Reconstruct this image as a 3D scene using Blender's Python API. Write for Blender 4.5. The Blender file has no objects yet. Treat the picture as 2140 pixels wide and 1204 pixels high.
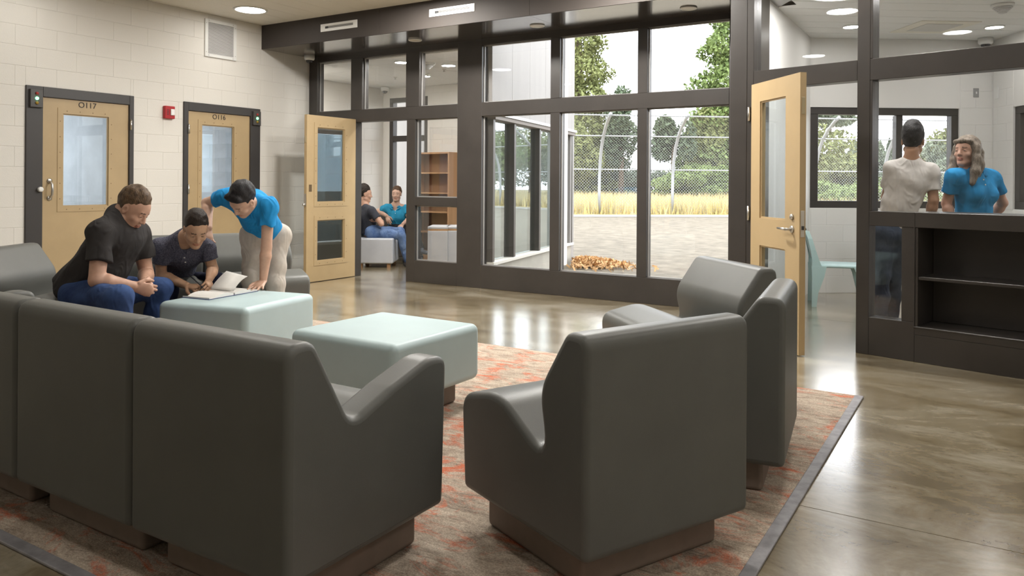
import bpy, bmesh, math, random
import numpy as np
from mathutils import Matrix, Vector
random.seed(7); RNG = np.random.default_rng(7)
scene = bpy.context.scene
COL = scene.collection
# ------------------------------------------------------------------ camera, light, exposure
F_PX, CX, CY, ROLL, YAW, EYE = 1613.0, 1070.0, 381.3, math.radians(.384), math.radians(31.8), 1.30
_c, _s = math.cos(ROLL), math.sin(ROLL)
_right = Vector((math.cos(YAW), math.sin(YAW), 0)); _fwd = Vector((-math.sin(YAW), math.cos(YAW), 0)); _up = Vector((0, 0, 1))
EX = _right * _c + _up * _s; EY = _right * _s - _up * _c
cam_d = bpy.data.cameras.new('camera'); cam = bpy.data.objects.new('camera', cam_d); COL.objects.link(cam)
cam_d.sensor_width = 36.0; cam_d.lens = F_PX / 2140 * 36; cam_d.shift_y = -(602 - CY) / 2140; cam_d.clip_end = 400
cam.matrix_world = Matrix(((EX.x, -EY.x, -_fwd.x, 0), (EX.y, -EY.y, -_fwd.y, 0), (EX.z, -EY.z, -_fwd.z, EYE), (0, 0, 0, 1)))
scene.camera = cam
def at(x, y, d):
    """room point seen at photograph pixel (x, y), d metres in front of the camera"""
    return Vector((0, 0, EYE)) + (EX * ((x - CX) / F_PX) + EY * ((y - CY) / F_PX) + _fwd) * d
world = bpy.data.worlds.new('overcast_sky'); scene.world = world; world.use_nodes = True
wn = world.node_tree.nodes; wb = wn['Background']; wb.inputs[0].default_value = (.93, .96, 1, 1); wb.inputs[1].default_value = 4.3
sun_d = bpy.data.lights.new('sun', 'SUN'); sun_d.energy = 1.0; sun_d.angle = math.radians(12); sun_d.color = (1, .95, .86)
sun = bpy.data.objects.new('sun', sun_d); COL.objects.link(sun); sun.rotation_euler = (math.radians(48), 0, math.radians(-25))
vs = scene.view_settings; vs.view_transform = 'Standard'; vs.look = 'None'; vs.exposure = 0.38; vs.gamma = 1.0; vs.use_curve_mapping = False

cy = scene.cycles; cy.max_bounces = 6; cy.diffuse_bounces = 3; cy.glossy_bounces = 3; cy.transmission_bounces = 4; cy.transparent_max_bounces = 12; cy.caustics_reflective = False; cy.caustics_refractive = False; cy.sample_clamp_indirect = 6.0; cy.adaptive_threshold = .02
# ------------------------------------------------------------------ materials
MATS = {}
def nt_of(name):
    m = bpy.data.materials.new(name); m.use_nodes = True
    return m, m.node_tree, m.node_tree.nodes['Principled BSDF']
def N(nt, kind, **kw):
    n = nt.nodes.new(kind)
    for k, v in kw.items():
        if k in n.inputs: n.inputs[k].default_value = v
        else: setattr(n, k, v)
    return n
def rgba(c): return (c[0], c[1], c[2], 1)
def mat(name, col, rough=.5, metal=0, spec=.5, var=0, vscale=8, bump=0, bscale=60, coat=0, emit=None, estr=0, stretch=None, col2=None, sheen=0):
    if name in MATS: return MATS[name]
    m, nt, b = nt_of(name)
    b.inputs['Base Color'].default_value = rgba(col); b.inputs['Roughness'].default_value = rough
    b.inputs['Metallic'].default_value = metal; b.inputs['Specular IOR Level'].default_value = spec
    b.inputs['Coat Weight'].default_value = coat; b.inputs['Coat Roughness'].default_value = .15
    if sheen: b.inputs['Sheen Weight'].default_value = sheen
    if emit: b.inputs['Emission Color'].default_value = rgba(emit); b.inputs['Emission Strength'].default_value = estr
    tc = None
    if var or bump or col2:
        tc = N(nt, 'ShaderNodeTexCoord'); src = tc.outputs['Object']
        if stretch:
            mp = N(nt, 'ShaderNodeMapping'); mp.inputs['Scale'].default_value = stretch
            nt.links.new(src, mp.inputs[0]); src = mp.outputs[0]
    if var or col2:
        n = N(nt, 'ShaderNodeTexNoise', Scale=vscale, Detail=6.0, Roughness=.6); nt.links.new(src, n.inputs['Vector'])
        r = N(nt, 'ShaderNodeValToRGB'); nt.links.new(n.outputs['Fac'], r.inputs[0])
        lo = col2 or tuple(max(0, c * (1 - var)) for c in col); hi = col if col2 else tuple(c * (1 + var) for c in col)
        r.color_ramp.elements[0].position = .35; r.color_ramp.elements[1].position = .65
        r.color_ramp.elements[0].color = rgba(lo); r.color_ramp.elements[1].color = rgba(hi)
        nt.links.new(r.outputs[0], b.inputs['Base Color'])
    if bump:
        n2 = N(nt, 'ShaderNodeTexNoise', Scale=bscale, Detail=4.0); nt.links.new(src, n2.inputs['Vector'])
        bp = N(nt, 'ShaderNodeBump', Strength=bump, Distance=.01); nt.links.new(n2.outputs['Fac'], bp.inputs['Height'])
        nt.links.new(bp.outputs[0], b.inputs['Normal'])
    MATS[name] = m; return m
def glass(name, refl=.07, tint=(1, 1, 1), fres=True):
    if name in MATS: return MATS[name]
    m = bpy.data.materials.new(name); m.use_nodes = True; nt = m.node_tree; nt.nodes.clear()
    o = N(nt, 'ShaderNodeOutputMaterial'); mx = N(nt, 'ShaderNodeMixShader'); tr = N(nt, 'ShaderNodeBsdfTransparent'); gl = N(nt, 'ShaderNodeBsdfGlossy')
    tr.inputs[0].default_value = rgba(tint); gl.inputs['Roughness'].default_value = .01; gl.inputs[0].default_value = (.9, .95, .95, 1)
    if fres:
        lw = N(nt, 'ShaderNodeLayerWeight', Blend=.25); mp = N(nt, 'ShaderNodeMapRange')
        mp.inputs['From Max'].default_value = 1; mp.inputs['To Min'].default_value = refl; mp.inputs['To Max'].default_value = min(1, refl + .3)
        nt.links.new(lw.outputs['Facing'], mp.inputs['Value']); nt.links.new(mp.outputs[0], mx.inputs[0])
    else: mx.inputs[0].default_value = refl
    nt.links.new(tr.outputs[0], mx.inputs[1]); nt.links.new(gl.outputs[0], mx.inputs[2]); nt.links.new(mx.outputs[0], o.inputs[0])
    MATS[name] = m; return m
PAINT = mat('painted_block', (.77, .742, .69), .55, bump=.12, bscale=140)
PAINT2 = mat('white_paint', (.80, .79, .765), .55, bump=.05, bscale=120)
CEIL = mat('ceiling_paint', (.80, .765, .69), .6)
CEILW = mat('ceiling_white', (.80, .80, .78), .5)
DARK = mat('dark_bronze_metal', (.046, .040, .036), .36, spec=.5, var=.12, vscale=2.5)
DARKB = mat('dark_bronze_soffit', (.062, .052, .044), .20, spec=1.0, coat=1.0)
TAN = mat('tan_door_paint', (.47, .345, .19), .42, var=.04, vscale=3)
CHG = mat('gray_molded_plastic', (.116, .118, .108), .42, spec=.45, var=.06, vscale=3, bump=.05, bscale=300)
PLI = mat('taupe_base_plastic', (.20, .155, .125), .5, var=.08, vscale=10)
TBL = mat('pale_blue_plastic', (.455, .575, .59), .42, spec=.4, var=.02, vscale=6, bump=.03, bscale=300)
STEEL = mat('brushed_steel', (.62, .60, .57), .3, metal=1)
WHITE = mat('white_plastic', (.82, .82, .80), .4)
LAMP = mat('lamp_diffuser', (1, 1, 1), .5, emit=(1, .96, .9), estr=6)
LAMPW = mat('lamp_diffuser_white', (1, 1, 1), .5, emit=(1, .98, .95), estr=6)
DOME = mat('camera_dome', (.02, .02, .025), .05, spec=.8)
GLASS = glass('window_glass', .022)
GLASSR = glass('reflective_glass', .30, (.62, .70, .74))
GLASSD = glass('door_glass', .06, (.93, .96, .97))
WOOD = mat('oak_wood', (.52, .30, .155), .5, col2=(.38, .20, .095), vscale=3, stretch=(1, 1, .12))
LGRAY = mat('light_gray_vinyl', (.50, .51, .54), .5, var=.04, vscale=5)
SIDING = mat('beige_siding', (.29, .275, .26), .6, var=.04, vscale=6, stretch=(1, 1, .05))
CONC = mat('exterior_concrete', (.36, .34, .29), .8, var=.08, vscale=4)

# ------------------------------------------------------------------ mesh helpers
def link(o, parent=None, **props):
    COL.objects.link(o)
    if parent is not None: o.parent = parent
    for k, v in props.items():
        if v is not None: o[k] = v
    return o
class MB:
    def __init__(s): s.v = []; s.f = []; s.mi = []; s.sm = []
    def add(s, vs, fs, mi=0, smooth=False, M=None):
        o = len(s.v)
        for p in vs:
            p = Vector(p)
            s.v.append(tuple(M @ p) if M is not None else tuple(p))
        for f in fs: s.f.append([i + o for i in f]); s.mi.append(mi); s.sm.append(smooth)
        return s
    def box(s, lo, hi, mi=0, M=None):
        x0, y0, z0 = lo; x1, y1, z1 = hi
        return s.add([(x0, y0, z0), (x1, y0, z0), (x1, y1, z0), (x0, y1, z0), (x0, y0, z1), (x1, y0, z1), (x1, y1, z1), (x0, y1, z1)],
                     [(0, 3, 2, 1), (4, 5, 6, 7), (0, 1, 5, 4), (1, 2, 6, 5), (2, 3, 7, 6), (3, 0, 4, 7)], mi, False, M)
    def rbox(s, lo, hi, r, seg=3, mi=0, M=None, smooth=True):
        bm = bmesh.new(); bmesh.ops.create_cube(bm, size=1)
        for v in bm.verts: v.co = Vector([lo[i] + (v.co[i] + .5) * (hi[i] - lo[i]) for i in range(3)])
        bmesh.ops.bevel(bm, geom=bm.edges[:], offset=r, segments=seg, affect='EDGES', profile=.5)
        bm.verts.index_update()
        s.add([v.co.copy() for v in bm.verts], [[v.index for v in f.verts] for f in bm.faces], mi, smooth, M); bm.free(); return s
    def tube(s, pts, r, n=10, mi=0, M=None, caps=True):
        pts = [Vector(p) for p in pts]; rs = r if isinstance(r, (list, tuple)) else [r] * len(pts)
        vs = []; prev = None
        for i, p in enumerate(pts):
            t = (pts[min(i + 1, len(pts) - 1)] - pts[max(i - 1, 0)]).normalized()
            if prev is None:
                a = Vector((0, 0, 1)) if abs(t.z) < .9 else Vector((1, 0, 0)); u = t.cross(a).normalized()
            else: u = (prev - t * prev.dot(t)).normalized()
            prev = u; w = t.cross(u)
            for k in range(n): a = 2 * math.pi * k / n; vs.append(p + (u * math.cos(a) + w * math.sin(a)) * rs[i])
        fs = []
        for i in range(len(pts) - 1):
            for k in range(n): fs.append((i * n + k, i * n + (k + 1) % n, (i + 1) * n + (k + 1) % n, (i + 1) * n + k))
        if caps: fs.append(tuple(reversed(range(n)))); fs.append(tuple(range((len(pts) - 1) * n, len(pts) * n)))
        return s.add(vs, fs, mi, True, M)
    def lathe(s, prof, c=(0, 0, 0), n=24, mi=0, M=None, smooth=True):
        vs = []; fs = []
        for (r, z) in prof:
            for k in range(n): a = 2 * math.pi * k / n; vs.append((c[0] + r * math.cos(a), c[1] + r * math.sin(a), c[2] + z))
        for i in range(len(prof) - 1):
            for k in range(n): fs.append((i * n + k, i * n + (k + 1) % n, (i + 1) * n + (k + 1) % n, (i + 1) * n + k))
        fs.append(tuple(reversed(range(n)))); fs.append(tuple(range((len(prof) - 1) * n, len(prof) * n)))
        return s.add(vs, fs, mi, smooth, M)
    def mesh(s, name, mats, origin=(0, 0, 0)):
        me = bpy.data.meshes.new(name)
        o = origin
        me.from_pydata([(v[0] - o[0], v[1] - o[1], v[2] - o[2]) for v in s.v], [], s.f)
        for m in (mats if isinstance(mats, (list, tuple)) else [mats]): me.materials.append(m)
        me.polygons.foreach_set('material_index', s.mi); me.polygons.foreach_set('use_smooth', s.sm)
        me.update(); return me
    def build(s, name, mats, parent=None, origin=(0, 0, 0), **props):
        ob = bpy.data.objects.new(name, s.mesh(name, mats, origin)); ob.location = origin
        return link(ob, parent, **props)
def thing(name, label, cat, loc=(0, 0, 0), rz=0, group=None):
    o = bpy.data.objects.new(name, None); o.location = loc; o.rotation_euler = (0, 0, rz); o.empty_display_size = .1
    return link(o, None, label=label, category=cat, group=group)
def struct(name, mb, m, parent=None, label=None):
    return mb.build(name, m, parent, kind='structure' if parent is None else None, label=label)
def B(lo, hi): return MB().box(lo, hi)
def RB(lo, hi, r=.004, seg=2): return MB().rbox(lo, hi, r, seg, smooth=False)
def soft(o):
    m = o.modifiers.new('weighted_normals', 'WEIGHTED_NORMAL'); m.keep_sharp = True; return o
def frameM(P, ang):
    """local x along a wall of heading ang, local y its normal, z up, origin P"""
    return Matrix.Translation(P) @ Matrix.Rotation(ang, 4, 'Z')

# masonry: each block an object that shares mesh data by size
BLK = {}
def block_mesh(w, h, m):
    key = (round(w, 3), round(h, 3), m.name)
    if key not in BLK:
        c = .005; d = .0072; a = w / 2; b = h / 2
        v = [(-a, 0, -b), (a, 0, -b), (a, 0, b), (-a, 0, b), (-a, d, -b), (a, d, -b), (a, d, b), (-a, d, b),
             (-a + c, .009, -b + c), (a - c, .009, -b + c), (a - c, .009, b - c), (-a + c, .009, b - c)]
        f = [(0, 4, 7, 3), (1, 2, 6, 5), (0, 1, 5, 4), (3, 7, 6, 2), (4, 5, 9, 8), (5, 6, 10, 9), (6, 7, 11, 10), (7, 4, 8, 11), (8, 9, 10, 11), (0, 3, 2, 1)]
        me = bpy.data.meshes.new('concrete_block'); me.from_pydata(v, [], f); me.materials.append(m); me.update(); BLK[key] = me
    return BLK[key]
def sub_rect(r, h):
    u0, u1, z0, z1 = r; a0, a1, b0, b1 = h
    if a0 >= u1 or a1 <= u0 or b0 >= z1 or b1 <= z0: return [r]
    out = []
    if u0 < a0: out.append((u0, a0, z0, z1))
    if a1 < u1: out.append((a1, u1, z0, z1))
    m0, m1 = max(u0, a0), min(u1, a1)
    if z0 < b0: out.append((m0, m1, z0, b0))
    if b1 < z1: out.append((m0, m1, b1, z1))
    return out
def blocks(parent, M, u0, u1, z0, z1, holes, m, joint=0.0, hgt=.2032, wid=.4064):
    """running bond on local plane y=0 (face towards +y) between u0..u1, z0..z1; joint: an even-course vertical joint"""
    k = int(math.floor(z0 / hgt + 1e-6)); gap = .0008
    while k * hgt < z1 - 1e-4:
        off = joint + (wid / 2 if k % 2 else 0)
        i = math.floor((u0 - off) / wid)
        while off + i * wid < u1:
            rs = [(max(u0, off + i * wid), min(u1, off + (i + 1) * wid), max(z0, k * hgt), min(z1, (k + 1) * hgt))]
            for h in holes: rs = [q for r in rs for q in sub_rect(r, h)]
            for r in rs:
                w, h_ = r[1] - r[0] - gap, r[3] - r[2] - gap
                if w < .03 or h_ < .02: continue
                ob = bpy.data.objects.new('concrete_block', block_mesh(w, h_, m))
                ob.matrix_local = M @ Matrix.Translation(((r[0] + r[1]) / 2, -.0065, (r[2] + r[3]) / 2))
                link(ob, parent)
            i += 1
        k += 1
def holed(mb, axis_lo, axis_hi, rect, holes, mi=0, M=None):
    """wall slab in local coords x=u, y in (axis_lo,axis_hi), z, with rectangular holes"""
    rs = [rect]
    for h in holes: rs = [q for r in rs for q in sub_rect(r, h)]
    for (a, b, c, d) in rs: mb.box((a, axis_lo, c), (b, axis_hi, d), mi, M)
    return mb
def text(name, s, size, M, m, parent):
    cu = bpy.data.curves.new(name, 'FONT'); cu.body = s; cu.size = size; cu.align_x = 'CENTER'; cu.align_y = 'CENTER'; cu.extrude = .0008
    cu.materials.append(m); ob = bpy.data.objects.new(name, cu); ob.matrix_local = M; return link(ob, parent)
# ------------------------------------------------------------------ the setting
XL, YB, ZC = -8.28, 7.84, 3.37
PI = math.pi
def prism(poly, z0, z1, mb=None, mi=0):
    mb = mb or MB(); n = len(poly)
    vs = [(p[0], p[1], z0) for p in poly] + [(p[0], p[1], z1) for p in poly]
    fs = [tuple(reversed(range(n))), tuple(range(n, 2 * n))] + [(i, (i + 1) % n, n + (i + 1) % n, n + i) for i in range(n)]
    return mb.add(vs, fs, mi)
def concrete_floor():
    m, nt, b = nt_of('polished_concrete'); tc = N(nt, 'ShaderNodeTexCoord')
    mp = N(nt, 'ShaderNodeMapping'); mp.inputs['Rotation'].default_value = (0, 0, .5); mp.inputs['Scale'].default_value = (.8, 1.5, 1)
    nt.links.new(tc.outputs['Object'], mp.inputs[0])
    n1 = N(nt, 'ShaderNodeTexNoise', Scale=1.5, Detail=12.0, Roughness=.66, Distortion=.9); nt.links.new(mp.outputs[0], n1.inputs['Vector'])
    r = N(nt, 'ShaderNodeValToRGB'); e = r.color_ramp.elements
    e[0].position = .30; e[0].color = (.125, .093, .048, 1); e[1].position = .72; e[1].color = (.46, .415, .32, 1)
    k = e.new(.48); k.color = (.25, .20, .122, 1)
    nt.links.new(n1.outputs['Fac'], r.inputs[0])
    n2 = N(nt, 'ShaderNodeTexNoise', Scale=14.0, Detail=8.0, Roughness=.7, Distortion=1.2); nt.links.new(mp.outputs[0], n2.inputs['Vector'])
    mx = N(nt, 'ShaderNodeMix', data_type='RGBA', blend_type='OVERLAY'); mx.inputs[0].default_value = .35
    nt.links.new(r.outputs[0], mx.inputs[6]); nt.links.new(n2.outputs['Fac'], mx.inputs[7]); nt.links.new(mx.outputs[2], b.inputs['Base Color'])
    rr = N(nt, 'ShaderNodeMapRange'); rr.inputs['To Min'].default_value = .13; rr.inputs['To Max'].default_value = .26
    nt.links.new(n2.outputs['Fac'], rr.inputs['Value']); nt.links.new(rr.outputs[0], b.inputs['Roughness'])
    bp = N(nt, 'ShaderNodeBump', Strength=.06, Distance=.004); nt.links.new(n2.outputs['Fac'], bp.inputs['Height']); nt.links.new(bp.outputs[0], b.inputs['Normal'])
    b.inputs['Specular IOR Level'].default_value = .9; b.inputs['Coat IOR'].default_value = 1.5; b.inputs['Coat Weight'].default_value = 1.0; b.inputs['Coat Roughness'].default_value = .20
    return m
FLOOR = concrete_floor()
JOINT = mat('joint_filler', (.10, .085, .06), .8)
fl = struct('floor', prism([(-8.5, -3.2), (3.2, -3.2), (3.2, 11.2), (-2.0, 11.2), (-2.0, 7.95), (-8.5, 7.95)], -.12, -.006), JOINT, label='polished brown concrete floor with saw cut joints')
def slab(poly):
    c = (sum(p[0] for p in poly) / len(poly), sum(p[1] for p in poly) / len(poly))
    prism([(c[0] + (p[0] - c[0]) * (1 - .0025 / max(.3, abs(p[0] - c[0]))), c[1] + (p[1] - c[1]) * (1 - .0025 / max(.3, abs(p[1] - c[1])))) for p in poly], -.05, 0).build('floor_slab', FLOOR, fl)
for x0, x1 in ((-8.3, -5.34), (-5.34, 3.2)):
    for y0, y1 in ((-3.2, 3.275), (3.275, 7.9)): 
        slab([(x0, y0), (x1, y0), (x1, y1), (x0, y1)])
slab([(-9.6, 7.9), (-5.27, 7.9), (-5.85, 10.9), (-9.6, 10.9)]); slab([(-1.98, 7.9), (3.2, 7.9), (3.2, 11.2), (-1.98, 11.2)])

# left wall of painted block with two cell doors
D1, D2 = (4.025, 5.178, 0, 2.25), (5.817, 6.959, 0, 2.25)
ML = frameM(Vector((XL, 0, 0)), -PI / 2)
wl = MB(); holes = [(-d[1], -d[0], d[2], d[3]) for d in (D1, D2)]
holed(wl, -.2, -.003, (-YB - .14, 3.2, 0, ZC), holes, 0, ML)
wl = struct('wall_left', wl, PAINT, label='off white painted concrete block wall')
blocks(wl, ML, -YB, -3.3, 0, ZC, holes, PAINT, joint=-7.38)
# room behind the camera side
struct('wall_front', B((-8.5, -3.3, 0), (3.2, -3.1, ZC)), PAINT, label='painted wall behind the lounge')
struct('wall_right', B((3.0, -3.1, 0), (3.2, 11.2, ZC)), PAINT, label='painted wall right of the lounge')
ce = struct('ceiling', B((-8.5, -3.3, ZC + .006), (3.2, 8.0, ZC + .2)), CEIL, label='cream panelled ceiling')
x = XL
while x < 3.1:
    B((x + .002, -3.1, ZC - .006 + .006), (min(x + .3, 3.1) - .002, 6.985, ZC + .02)).build('ceiling_plank', CEIL, ce); x += .3
# dark bronze bulkhead over the glazing
bk = bpy.data.objects.new('trim_1', None); link(bk, None, kind='structure', label='dark bronze bulkhead above the glazing')
xs = [XL, -6.206, -4.13, -2.05, -1.62]
for a, b in zip(xs, xs[1:]):
    B((a + .0015, 6.985, 3.055), (b - .0015, 7.0, ZC)).build('bulkhead_panel', mat('matte_bronze_panel', (.050, .042, .037), .62, spec=.3), bk)
    B((a + .0015, 7.0015, 3.055), (b - .0015, 7.86, 3.07)).build('soffit_panel', DARKB, bk)
# glazed screen between lounge, side room and yard
wbk = bpy.data.objects.new('wall_back', None); link(wbk, None, kind='structure', label='dark bronze glazed screen with tall panes')
def fr(name, x0, x1, z0, z1, y0=YB, y1=YB + .13, m=DARK): return RB((x0, y0, z0), (x1, y1, z1), .003, 1).build(name, m, wbk)
for x0, x1, z0, z1 in ((XL, -8.12, 2.11, 3.07), (-7.476, -7.268, 2.277, 2.98), (-6.505, -6.283, 2.277, 2.98), (-6.485, -6.342, 0, 2.11),
                       (-5.672, -5.305, 0, 3.07), (-4.345, -4.222, .282, 2.11), (-3.266, -3.153, .282, 2.11), (-4.345, -4.222, 2.277, 2.98), (-3.266, -3.153, 2.277, 2.98), (-2.268, -1.98, 0, 3.07), (-7.475, -7.386, 0, 2.11)):
    fr('mullion', x0, x1, z0, z1)
fr('transom', -8.12, -5.672, 2.11, 2.277); fr('transom', -5.305, -2.268, 2.11, 2.277)
fr('head', -8.12, -5.672, 2.98, 3.07); fr('head', -5.305, -2.268, 2.98, 3.07)
fr('sill_panel', -6.342, -5.672, 0, .282); fr('sill_panel', -5.305, -2.268, 0, .282); fr('rail', -6.342, -5.672, .992, 1.103)
fr('side_panel', XL, -7.475, 0, 2.11)
STOP = mat('glare_pale_stop', (.34, .33, .32), .3, spec=.8)  # pale colour stands in for sky glare on the reveals
pn = [(-8.12, -7.476, 2.277, 2.98), (-7.268, -6.505, 2.277, 2.98), (-6.283, -5.672, 2.277, 2.98), (-6.342, -5.672, 1.103, 2.11), (-6.342, -5.672, .282, .992)]
xs3 = ((-5.305, -4.345), (-4.222, -3.266), (-3.153, -2.268))
pn += [(a, b, z0, z1) for a, b in xs3 for z0, z1 in ((.282, 2.11), (2.277, 2.98))]
for a, b, z0, z1 in pn:
    B((a + .004, YB + .06, z0 + .004), (b - .004, YB + .066, z1 - .004)).build('pane', GLASS, wbk)
    st = MB()
    for lo, hi in (((a, 0, z0), (a + .012, 0, z1)), ((b - .012, 0, z0), (b, 0, z1)), ((a + .012, 0, z0), (b - .012, 0, z0 + .012)), ((a + .012, 0, z1 - .012), (b - .012, 0, z1))):
        st.box((lo[0], YB + .045, lo[2]), (hi[0], YB + .059, hi[2]))
    st.build('glazing_bead', STOP, wbk)
# seam lines of the base panel
B((-5.3065, YB - .0015, .0), (-5.3035, YB, .28)).build('panel_seam', JOINT, wbk)

# staff-room screen (turned 14 degrees)
A3 = math.radians(-13.95); M3 = frameM(Vector((-.87, 6.482, 0)), A3)
w3 = bpy.data.objects.new('wall_staff', None); w3.matrix_world = M3; link(w3, None, kind='structure', label='dark bronze screen with door opening and built-in shelves')
def f3(name, s0, s1, z0, z1, y0=0, y1=.13, m=DARK): return RB((s0, y0, z0), (s1, y1, z1), .003, 1).build(name, m, w3)
f3('mullion', -1.106, -.945, 0, ZC, -.0, .16); f3('mullion', -.944, -.883, 0, ZC); f3('mullion', -.012, .084, 0, ZC); f3('mullion', .0845, .103, 1.10, 2.10); f3('mullion', .0845, .103, 2.265, ZC)
f3('transom', -.883, -.012, 2.107, 2.265); f3('transom', .0845, 3.9, 2.10, 2.265)
f3('sill', .0845, .412, .988, 1.10, -.002, .13); f3('sill', .412, 3.9, .988, 1.10, -.002, .36)
f3('stile', .32, .412, .29, .988, 0, .13); f3('base_panel', .0845, .412, 0, .29); f3('base_panel', .412, 3.9, 0, .2)
f3('head', -.883, -.012, 3.28, ZC); f3('head', .103, 3.9, 3.28, ZC)
f3('case_side', .412, .432, .262, .988, .003, .36); f3('case_back', .432, 3.0, .262, .988, .34, .36); f3('case_bottom', .412, 3.0, .2, .262, .0, .36)
f3('case_trim', .405, .413, .262, 1.0, -.006, .0); f3('case_trim', .405, 3.0, .25, .262, -.006, 0)
f3('shelf', .432, 3.0, .604, .628, .012, .34); f3('case_side', 1.72, 1.74, .262, .988, .003, .34)
for s0, s1, z0, z1 in ((.103, 1.72, 1.10, 2.10), (.103, 1.72, 2.265, 3.28), (-.883, -.012, 2.265, 3.28), (.084, .32, .29, .988)):
    B((s0 + .002, .06, z0 + .002), (s1 - .002, .066, z1 - .002)).build('pane', GLASS, w3)
f3('mullion', 1.72, 1.83, 1.10, 2.10); f3('mullion', 1.72, 1.83, 2.265, 3.28)
B((1.83, .05, 1.1), (3.9, .11, 2.1)).build('wall_infill', DARK, w3)
# return between the two screens and staff room shell
struct('wall_return', prism([(-1.945, 6.79), (-1.80, 6.79), (-1.80, 7.55), (-2.0, 7.95), (-2.17, 7.86)], 0, ZC), DARK, label='dark bronze return panel beside the glazed screen')
struct('wall_staff_side', prism([(-2.0, 7.55), (-1.80, 7.55), (-1.84, 9.73), (-2.04, 9.80), (-2.02, 7.96)], 0, ZC), PAINT2, label='white staff room side wall')
AF = math.radians(34.3); PF = Vector((-1.836, 9.73, 0)); MF = frameM(PF, AF) @ Matrix.Rotation(PI, 4, 'Z')   # local y faces the room, x = -s
wf = MB(); WF = (-1.83, -.0, 1.02, 2.228)
holed(wf, -.2, -.003, (-2.4, .15, 0, 3.3), [WF], 0, MF)
wf = struct('wall_staff_far', wf, PAINT2, label='white staff room wall under and around the window')
blocks(wf, MF, -2.25, -.01, 0, 1.02, [], PAINT2, joint=-.2); blocks(wf, MF, -2.25, -1.835, 1.02, 2.63, [], PAINT2, joint=-.2)
AR = math.radians(-63.4); PR = Vector((.021, 10.997, 0)); MR = frameM(PR, AR) @ Matrix.Rotation(PI, 4, 'Z')
wr = MB(); WR = (-2.0, -.44, 1.03, 2.21); holed(wr, -.2, -.003, (-3.3, .0, 0, 3.3), [WR], 0, MR)
wr = struct('wall_staff_right', wr, PAINT2, label='white staff room wall at right with second window')
blocks(wr, MR, -.44, -.002, 0, 2.63, [], PAINT2, joint=-.1); blocks(wr, MR, -2.0, -.44, 0, 1.03, [], PAINT2, joint=-.1)
sc_ = struct('ceiling_staff', prism([(-2.0, 6.9), (3.0, 5.9), (3.0, 11.3), (-2.0, 11.3)], 3.07, 3.3), CEILW, label='white staff room ceiling of long panels')
dv = Vector((math.cos(AF), math.sin(AF), 0)); nv = Vector((-dv.y, dv.x, 0))
def cpan(a, b):
    """ceiling strip parallel to the far wall between distances a..b from it"""
    p = PF - nv * b; q = PF - nv * a
    prism([tuple((p + dv * -1.0)[:2]), tuple((p + dv * 3.2)[:2]), tuple((q + dv * 3.2)[:2]), tuple((q + dv * -1.0)[:2])], 3.055, 3.075).build('ceiling_panel', CEILW, sc_)
for i in range(8): cpan(i * .30 + .004, i * .30 + .296)
def window(name, M, r, label, mull=()):
    o = bpy.data.objects.new(name, None); o.matrix_world = M; link(o, None, kind='structure', label=label); a, b, c, d = r; w = .085
    for lo, hi in (((a, -.12, c), (b, -.02, c + w)), ((a, -.12, d - w), (b, -.02, d)), ((a, -.12, c + w), (a + w, -.02, d - w)), ((b - w - .02, -.12, c + w), (b, -.02, d - w))):
        RB(lo, hi, .003, 1).build('window_frame', DARK, o)
    for m in mull: RB((m - .04, -.16, c + w), (m + .04, -.07, d - w), .003, 1).build('mullion', DARK, o)
    B((a + w, -.08, c + w), (b - w, -.074, d - w)).build('pane', GLASS, o); return o
window('window_1', MF, WF, 'dark framed staff room window facing the yard', (-1.13,))
window('window_2', MR, WR, 'dark framed staff room window at the right edge')

# side room beyond the open door
sr = frameM(Vector((-9.37, 0, 0)), -PI / 2)
a = struct('wall_side_left', holed(MB(), -.2, -.003, (-10.9, -7.98, 0, 3.1), [], 0, sr), PAINT, label='off white block wall of the side room')
blocks(a, sr, -10.66, -7.98, 0, 2.97, [], PAINT, joint=0)
sf = frameM(Vector((0, 10.66, 0)), PI)
WS = (8.35, 9.22, .5, 2.80)
a = struct('wall_side_far', holed(MB(), -.2, -.003, (5.7, 9.4, 0, 3.1), [WS], 0, sf), PAINT, label='off white far wall of the side room')
blocks(a, sf, 5.75, 8.35, 1.8, 2.97, [], PAINT, joint=.1)
o = bpy.data.objects.new('window_3', None); o.matrix_world = sf; link(o, None, kind='structure', label='tall dark framed side room window')
for lo, hi in (((8.35, -.12, .5), (9.22, -.01, .58)), ((8.35, -.12, 2.72), (9.22, -.01, 2.80)), ((8.35, -.12, .58), (8.43, -.01, 2.72)), ((9.14, -.12, .58), (9.22, -.01, 2.72)), ((8.43, -.12, 2.02), (9.14, -.01, 2.12))):
    RB(lo, hi, .003, 1).build('window_frame', DARK, o)
B((8.43, -.07, .58), (9.14, -.064, 2.72)).build('pane', GLASS, o)
cs = struct('ceiling_side', prism([(-9.5, 7.97), (-5.3, 7.97), (-5.85, 10.9), (-9.5, 10.9)], 2.985, 3.2), CEILW, label='white side room ceiling of square panels')
for i in range(6):
    for j in range(4):
        x0 = -9.37 + i * .61; y0 = 7.98 + j * .68
        if x0 > -6.1: continue
        B((x0 + .003, y0 + .003, 2.972), (x0 + .607, y0 + .677, 2.99)).build('ceiling_panel', CEILW, cs)
# wall strips that close the screen towards the side room
struct('wall_side_front', B((-9.5, 7.9, 0), (-8.29, 7.975, 3.1)), PAINT, label='block wall closing the side room')
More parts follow.
